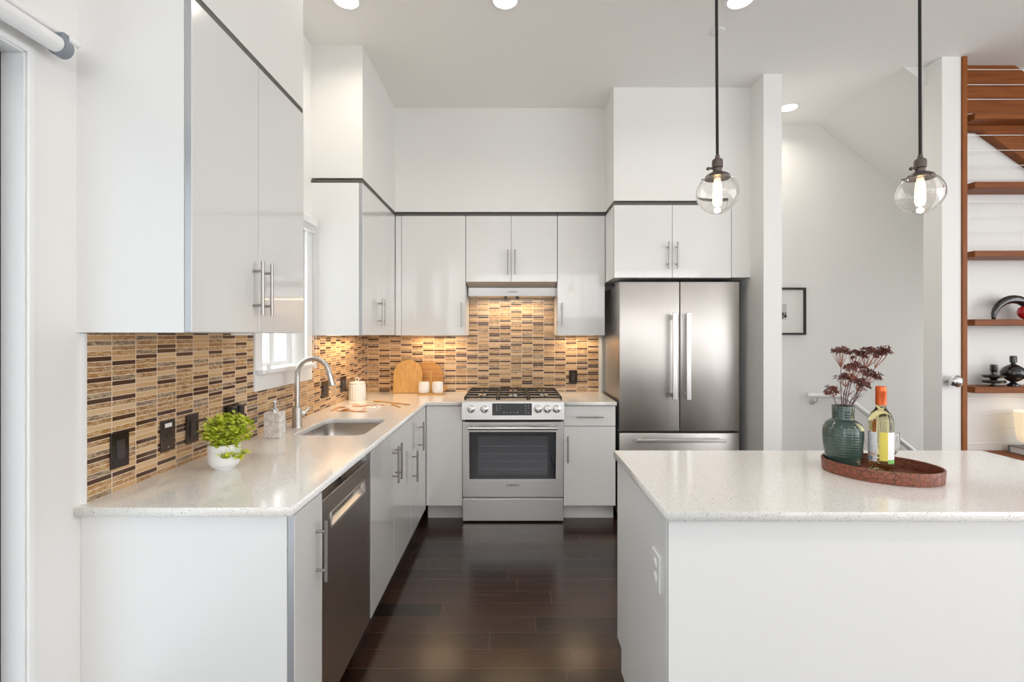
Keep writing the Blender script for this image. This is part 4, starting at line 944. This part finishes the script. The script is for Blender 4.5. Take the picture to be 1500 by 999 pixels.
def fl(x, y, Y, hr, label, n=13):
    """head centre by picture position, spread over the vase at its own depth"""
    s = 700 / Y; top = Vector(((x - 750) / s, Y, 1.42 - (y - 490) / s)); b = vt + Vector(((top.x - vt.x) * 0.15, (top.y - vt.y) * 0.2, 0)); flower(b, top, hr, label, n)
fl(1231, 512, 1.79, 0.026, 'russet dried flower head at the top left of the vase bouquet', 12)
fl(1256, 517, 1.84, 0.032, 'russet dried flower head at the top middle of the vase bouquet', 15)
fl(1277, 515, 1.80, 0.030, 'russet dried flower head upper right of the vase bouquet', 15)
fl(1296, 513, 1.775, 0.022, 'russet dried flower head reaching farthest right above the wine bottle', 10)
fl(1252, 536, 1.76, 0.034, 'russet dried flower head in the centre of the vase bouquet', 16)
fl(1277, 547, 1.83, 0.028, 'russet dried flower head right of centre, just above the bottle capsule', 13)
fl(1240, 552, 1.85, 0.030, 'russet dried flower head low at the back of the bouquet', 13)
fl(1262, 560, 1.80, 0.026, 'russet dried flower head lowest in the middle, over the vase mouth', 12)
fl(1217, 571, 1.77, 0.022, 'small russet dried flower head drooping low at the left of the vase', 10)
# wine bottle
bc = (1.338, 1.733, TF_)
bt = thing('wine_bottle', bc, 'bottle of white wine with orange capsule on the oval tray', 'wine bottle')
br_ = 0.0375
bm = BM(); lathe(bm, [(0, 0.006), (0.02, 0.003), (0.033, 0.0), (0.0365, 0.003), (br_, 0.008), (br_, 0.185), (0.0355, 0.20), (0.029, 0.216), (0.020, 0.228), (0.0155, 0.238), (0.0145, 0.255), (0.0142, 0.31), (0, 0.31)], bc, 40); obj('glass', bm, M['wine'], bt, smooth=40)
bm = BM(); lathe(bm, [(0.0148, 0.246), (0.0168, 0.246), (0.0166, 0.292), (0.0172, 0.294), (0.0172, 0.300), (0.0166, 0.302), (0.0162, 0.312), (0.014, 0.3135), (0, 0.3135)], bc, 32); obj('capsule', bm, M['copper_foil'], bt, smooth=40)
def patch(name, a0, a1, z0, z1, m, par, r=br_ + 0.0004, lab=None, n=12):
    bm = BM(); 
    for rr in (r,):
        g = [[bm.verts.new((bc[0] + rr * math.cos(math.radians(a0 + (a1 - a0) * k / n)), bc[1] + rr * math.sin(math.radians(a0 + (a1 - a0) * k / n)), bc[2] + z)) for k in range(n + 1)] for z in (z0, z1)]
        for k in range(n): bm.faces.new((g[0][k], g[0][k + 1], g[1][k + 1], g[1][k]))
    return obj(name, bm, m, par, smooth=60, label=lab)
# camera looks from about -128 degrees (towards -X, -Y); left edge of the outline is near -218
p = patch('back_label', -216, -145, 0.045, 0.150, M['label_text'], bt, lab='white label with small print')
patch('label_print', -212, -150, 0.066, 0.069, M['label_orange'], p, br_ + 0.0008); patch('label_print', -212, -150, 0.071, 0.074, M['label_orange'], p, br_ + 0.0008)
patch('barcode', -188, -166, 0.048, 0.062, M['bar_blue'], p, br_ + 0.0008)
patch('yellow_label', -134, -96, 0.050, 0.152, M['label_yellow'], bt, lab='yellow label')
p = patch('front_label', -96, -38, 0.055, 0.152, M['label_white'], bt, lab='white label with green band'); patch('green_band', -96, -38, 0.041, 0.055, M['label_green'], p)
# stemmed glass behind the bottle
gc = (1.408, 1.80, TF_)
gt = thing('wine_glass', gc, 'ribbed clear stemmed glass half hidden behind the wine bottle', 'glass')
bm = BM(); lathe(bm, [(0, 0), (0.028, 0), (0.028, 0.0015), (0.006, 0.006), (0.0042, 0.012), (0.004, 0.03), (0.007, 0.038), (0.02, 0.044), (0.033, 0.06), (0.040, 0.085), (0.041, 0.115), (0.040, 0.135), (0.0388, 0.135), (0.0395, 0.112), (0.038, 0.086), (0.031, 0.062), (0.018, 0.047), (0, 0.043)], gc, 80, flute=(20, 0.02, 0.015)); obj('glass', bm, M['crystal'], gt, smooth=70)

# ------------------------------------------------------------------ hall: picture, handrail, knob
pf = thing('framed_picture', (2.37, BW, 1.42), 'black framed small grey photograph with wide mat on the hall wall', 'picture')
bm = plate([[(2.13, 1.417), (2.602, 1.417), (2.602, 1.835), (2.13, 1.835)], [(2.148, 1.435), (2.584, 1.435), (2.584, 1.817), (2.148, 1.817)][::-1]], BW - 0.025, BW - 0.0005, 'y'); obj('frame', bm, M['frame_black'], pf)
obj('mat_board', bx(2.148, 2.584, BW - 0.010, BW - 0.006, 1.435, 1.817), M['paper'], pf)
ph = obj('photograph', bx(2.29, 2.435, BW - 0.0108, BW - 0.0101, 1.553, 1.693), M['photo'], pf)
bm = BM()
for k in range(16):
    q = Vector((rf.uniform(2.385, 2.43), BW - 0.0112, rf.uniform(1.557, 1.61))); lathe(bm, [(0, -0.0003), (rf.uniform(.006, .011), 0.0003)], q, 8, axis='y')
obj('dark_print', bm, M['frame_black'], ph)
hr = thing('handrail', (2.95, BW, 0.8), 'white stair handrail on steel brackets on the hall wall behind the vase', 'handrail')
yr = BW - 0.07
bm = BM(); tube(bm, [(2.59, yr, 0.888), (2.60, yr, 0.888), (2.83, yr, 0.886), (2.90, yr, 0.872), (2.97, yr, 0.835), (3.07, yr, 0.755), (3.6, yr, 0.33)], [0.014, 0.021, 0.021, 0.021, 0.021, 0.021, 0.021], 16); obj('rail', bm, M['trim'], hr, smooth=60)
for x, z in ((2.67, 0.865), (3.35, 0.51)):
    bm = BM(); tube(bm, [(x, yr, z + 0.01), (x, yr, z - 0.03), (x, yr + 0.03, z - 0.045), (x, BW - 0.0005, z - 0.045)], 0.006, 10); lathe(bm, [(0, -0.012), (0.024, -0.008), (0.026, -0.0005), (0, -0.0005)], (x, BW, z - 0.045), 18, axis='y'); obj('bracket', bm, M['nickel'], hr, smooth=40)
kn = thing('door_knob', (2.925, 3.2, 1.11), 'polished chrome ball knob on the white column', 'knob')
bm = BM(); lathe(bm, [(0, -0.010), (0.024, -0.008), (0.027, -0.0005), (0, -0.0005)], (2.925, 3.2, 1.112), 24, axis='y'); lathe(bm, [(0, -0.045), (0.012, -0.04), (0.012, -0.01), (0, -0.01)], (2.925, 3.2, 1.112), 16, axis='y'); obj('rose', bm, M['chrome'], kn, smooth=40)
bm = BM(); bmesh.ops.create_uvsphere(bm, u_segments=28, v_segments=16, radius=0.041); bmesh.ops.transform(bm, matrix=Matrix.Translation((2.925, 3.2 - 0.052, 1.112)) @ Matrix.Diagonal((1, .85, 1, 1)), verts=bm.verts); obj('ball', bm, M['chrome'], kn, smooth=60)

# ------------------------------------------------------------------ wooden shelves with cables
bm = bx(3.0085, 3.042, 3.19, 3.225, 0, CZ - 0.0005, 0.002); tag(obj('wooden_post', bm, M['mahogany_v']), 'slim reddish-brown wooden post beside the white column', 'post')
bm = BM()
pts = [(3.045, CZ - 0.001), (3.475, CZ - 0.001), (4.6, CZ - 0.001 - 0.70 * 1.125), (4.6, 2.834 - 0.715 * (4.6 - 3.253)), (3.253, 2.834), (3.045, 2.834)]
bm = plate([pts], 3.30, 3.358, 'y', 0.002); tag(obj('stair_stringer', bm, M['mahogany']), 'wide reddish-brown wooden stair side descending to the right under the ceiling', 'stair')
SH = 3.10
names = ['topmost wooden shelf, just under the wooden stair side', 'wooden shelf with nothing on it, second from the top', 'wooden shelf with nothing on it, third from the top, at the height of the pendant globes\' underside', 'wooden shelf carrying the black arch sculpture', 'wooden shelf carrying the two black candle holders']
names = ['topmost wooden shelf, touching the wooden stair side', 'empty wooden shelf between the topmost shelf and the one level with the globes', 'empty wooden shelf directly above the black arch sculpture', 'wooden shelf carrying the black arch sculpture', 'wooden shelf carrying the two black candle holders']
shelf_z = [2.905, 2.444, 1.982, 1.522, 1.068]
names[1] = 'empty wooden shelf level with the right glass pendant'
for z, nm in zip(shelf_z, names):
    bm = bx(SH, 5.1, 3.2, 3.2985 if z > 2.8 else 3.3595, z - 0.041, z, 0.002)
    tag(obj('wall_shelf', bm, M['mahogany']), nm, 'shelf', 'wooden wall shelves')
bm = bx(3.05, 5.1, 2.86, 3.3595, 0.55, 0.606, 0.002); tag(obj('wooden_bench_shelf', bm, M['mahogany']), 'deep low wooden shelf at the right edge carrying the book and lamp', 'shelf')
zc = 3.243
zz = []
for y in (102, 124, 145.5, 167, 198, 220, 242, 264, 295, 317, 339, 583, 606, 627, 649): zz.append(1.42 - (y - 490) / (700 / 3.285))
for y in range(361, 575, 22):
    pass
for i, z in enumerate(zz):
    if any(s - 0.048 < z < s + 0.006 for s in shelf_z): continue
    bm = BM(); cyl(bm, (3.044, 3.285, z), (5.1, 3.285, z), 0.0024, 8)
    where = 'crossing the wooden stair side' if z > 2.86 else ('below the stair side' if z > 2.46 else ('below the upper empty shelf' if z > 1.5 else 'below the candle holder shelf'))
    tag(obj('steel_cable', bm, M['cable'], smooth=60), '%s thin horizontal steel cable %s' % (['first', 'second', 'third', 'fourth'][sum(1 for q in zz[:i] if (('a' if q > 2.86 else 'b' if q > 2.46 else 'c' if q > 1.5 else 'd') == ('a' if z > 2.86 else 'b' if z > 2.46 else 'c' if z > 1.5 else 'd')) and not any(s - 0.048 < q < s + 0.006 for s in shelf_z)) % 4], where), 'cable', 'steel cables at the shelves')
# decor
def P(x, y, Y): s = 700 / Y; return Vector(((x - 750) / s, Y, 1.42 - (y - 490) / s))
ya = 3.265
ar = [P(1461, 466, ya)]; ar[0].z = 1.5235
cxp = 3.455; rad = 0.135
for k in range(0, 15):
    a = PI - PI * k / 14; ar.append(Vector((cxp - 0.03 + 0.135 * math.cos(a), ya, 1.5235 + 0.012 + 0.125 * math.sin(a))))
ar = ar[1:]
bm = BM(); tube(bm, [Vector((ar[0].x, ya, 1.5225))] + ar + [Vector((ar[-1].x, ya, 1.5225))], [0.010, 0.012, 0.016, 0.019, 0.022, 0.025, 0.027, 0.029, 0.030, 0.030, 0.030, 0.030, 0.030, 0.030, 0.030, 0.030, 0.030][:len(ar) + 2], 18)
tag(obj('arch_sculpture', bm, M['black_glaze'], smooth=60), 'glossy black curved arch sculpture on the wooden shelf', 'sculpture')
bm = BM(); lathe(bm, [(0, 0.008), (0.012, 0.0), (0.028, 0.008), (0.043, 0.03), (0.046, 0.052), (0.040, 0.076), (0.022, 0.089), (0.006, 0.084), (0, 0.08)], (3.472, 3.226, 1.5225), 28)
app = thing('decorative_apple', (3.472, 3.226, 1.5225), 'glossy red ceramic apple in front of the black arch', 'ornament')
obj('fruit', bm, M['red_glaze'], app, smooth=60)
bm = BM(); tube(bm, [(3.472, 3.226, 1.60), (3.474, 3.226, 1.612), (3.479, 3.226, 1.622)], 0.003, 8); obj('stem', bm, M['black'], app, smooth=60)
yc = 3.26; s = 700 / yc
def rprof(pts): return pts
c1 = ((1455.5 - 750) / s, yc, 1.0685)
ck = [(0, 0), (0.03, 0), (0.03, 0.004), (0.014, 0.008), (0.014, 0.020)]
for zt in (0.032, 0.068): ck += [(0.03, zt - 0.011), (0.057, zt - 0.010), (0.064, zt), (0.057, zt + 0.010), (0.03, zt + 0.011), (0.014, zt + 0.013)]
ck += [(0.012, 0.095), (0.017, 0.10), (0.019, 0.104), (0.019, 0.145), (0.017, 0.147), (0.012, 0.147), (0, 0.135)]
bm = BM(); lathe(bm, ck, c1, 32); tag(obj('candle_holder', bm, M['black_glaze'], smooth=35), 'glossy black candle holder of two stacked discs, left on its shelf', 'candle holder', 'black candle holders')
c2 = ((1484.3 - 750) / (700 / 3.26), 3.26, 1.0685)
ck = [(0, 0), (0.034, 0), (0.034, 0.012), (0.02, 0.02), (0.014, 0.028), (0.03, 0.036), (0.055, 0.055), (0.066, 0.085), (0.065, 0.10), (0.052, 0.125), (0.03, 0.142), (0.014, 0.15), (0.012, 0.158), (0.019, 0.162), (0.019, 0.204), (0.017, 0.206), (0.012, 0.206), (0, 0.19)]
bm = BM(); lathe(bm, ck, c2, 32); tag(obj('candle_holder', bm, M['black_glaze'], smooth=35), 'glossy black round-bellied candle holder, right on its shelf', 'candle holder', 'black candle holders')
bk = thing('book', (3.62, 3.19, 0.606), 'grey hardcover book lying under the cream lamp', 'book')
bm = BM(); box(bm, 3.435, 3.80, 3.07, 3.31, 0.6065, 0.610); box(bm, 3.435, 3.80, 3.07, 3.31, 0.652, 0.656); box(bm, 3.435, 3.80, 3.306, 3.31, 0.6102, 0.6518); obj('cover', bm, M['book_cover'], bk)
obj('page_block', bx(3.445, 3.79, 3.078, 3.305, 0.6103, 0.6517), M['paper'], bk)
lp = thing('table_lamp', (3.50, 3.19, 0.656), 'glowing cream tapered lamp standing on the grey book', 'lamp')
bm = BM(); lathe(bm, [(0, 0.0), (0.045, 0.0), (0.05, 0.008), (0.03, 0.02), (0.02, 0.03), (0, 0.03)], (3.50, 3.19, 0.6565), 24); obj('base', bm, M['brass'], lp, smooth=40)
bm = BM(); lathe(bm, [(0.02, 0.028), (0.07, 0.035), (0.088, 0.05), (0.098, 0.10), (0.108, 0.245), (0.104, 0.245), (0.094, 0.10), (0.083, 0.054), (0.02, 0.04)], (3.50, 3.19, 0.6565), 40); obj('shade', bm, M['candle_glow'], lp, smooth=50)
bm = BM(); tube(bm, [Vector((3.36 + 0.022 * math.cos(2 * PI * k / 24), 3.06, 0.6335 + 0.022 * math.sin(2 * PI * k / 24))) for k in range(25)], 0.0052, 8)
tag(obj('brass_ring', bm, M['brass'], smooth=60), 'small standing brass ring in front of the grey book', 'ornament')
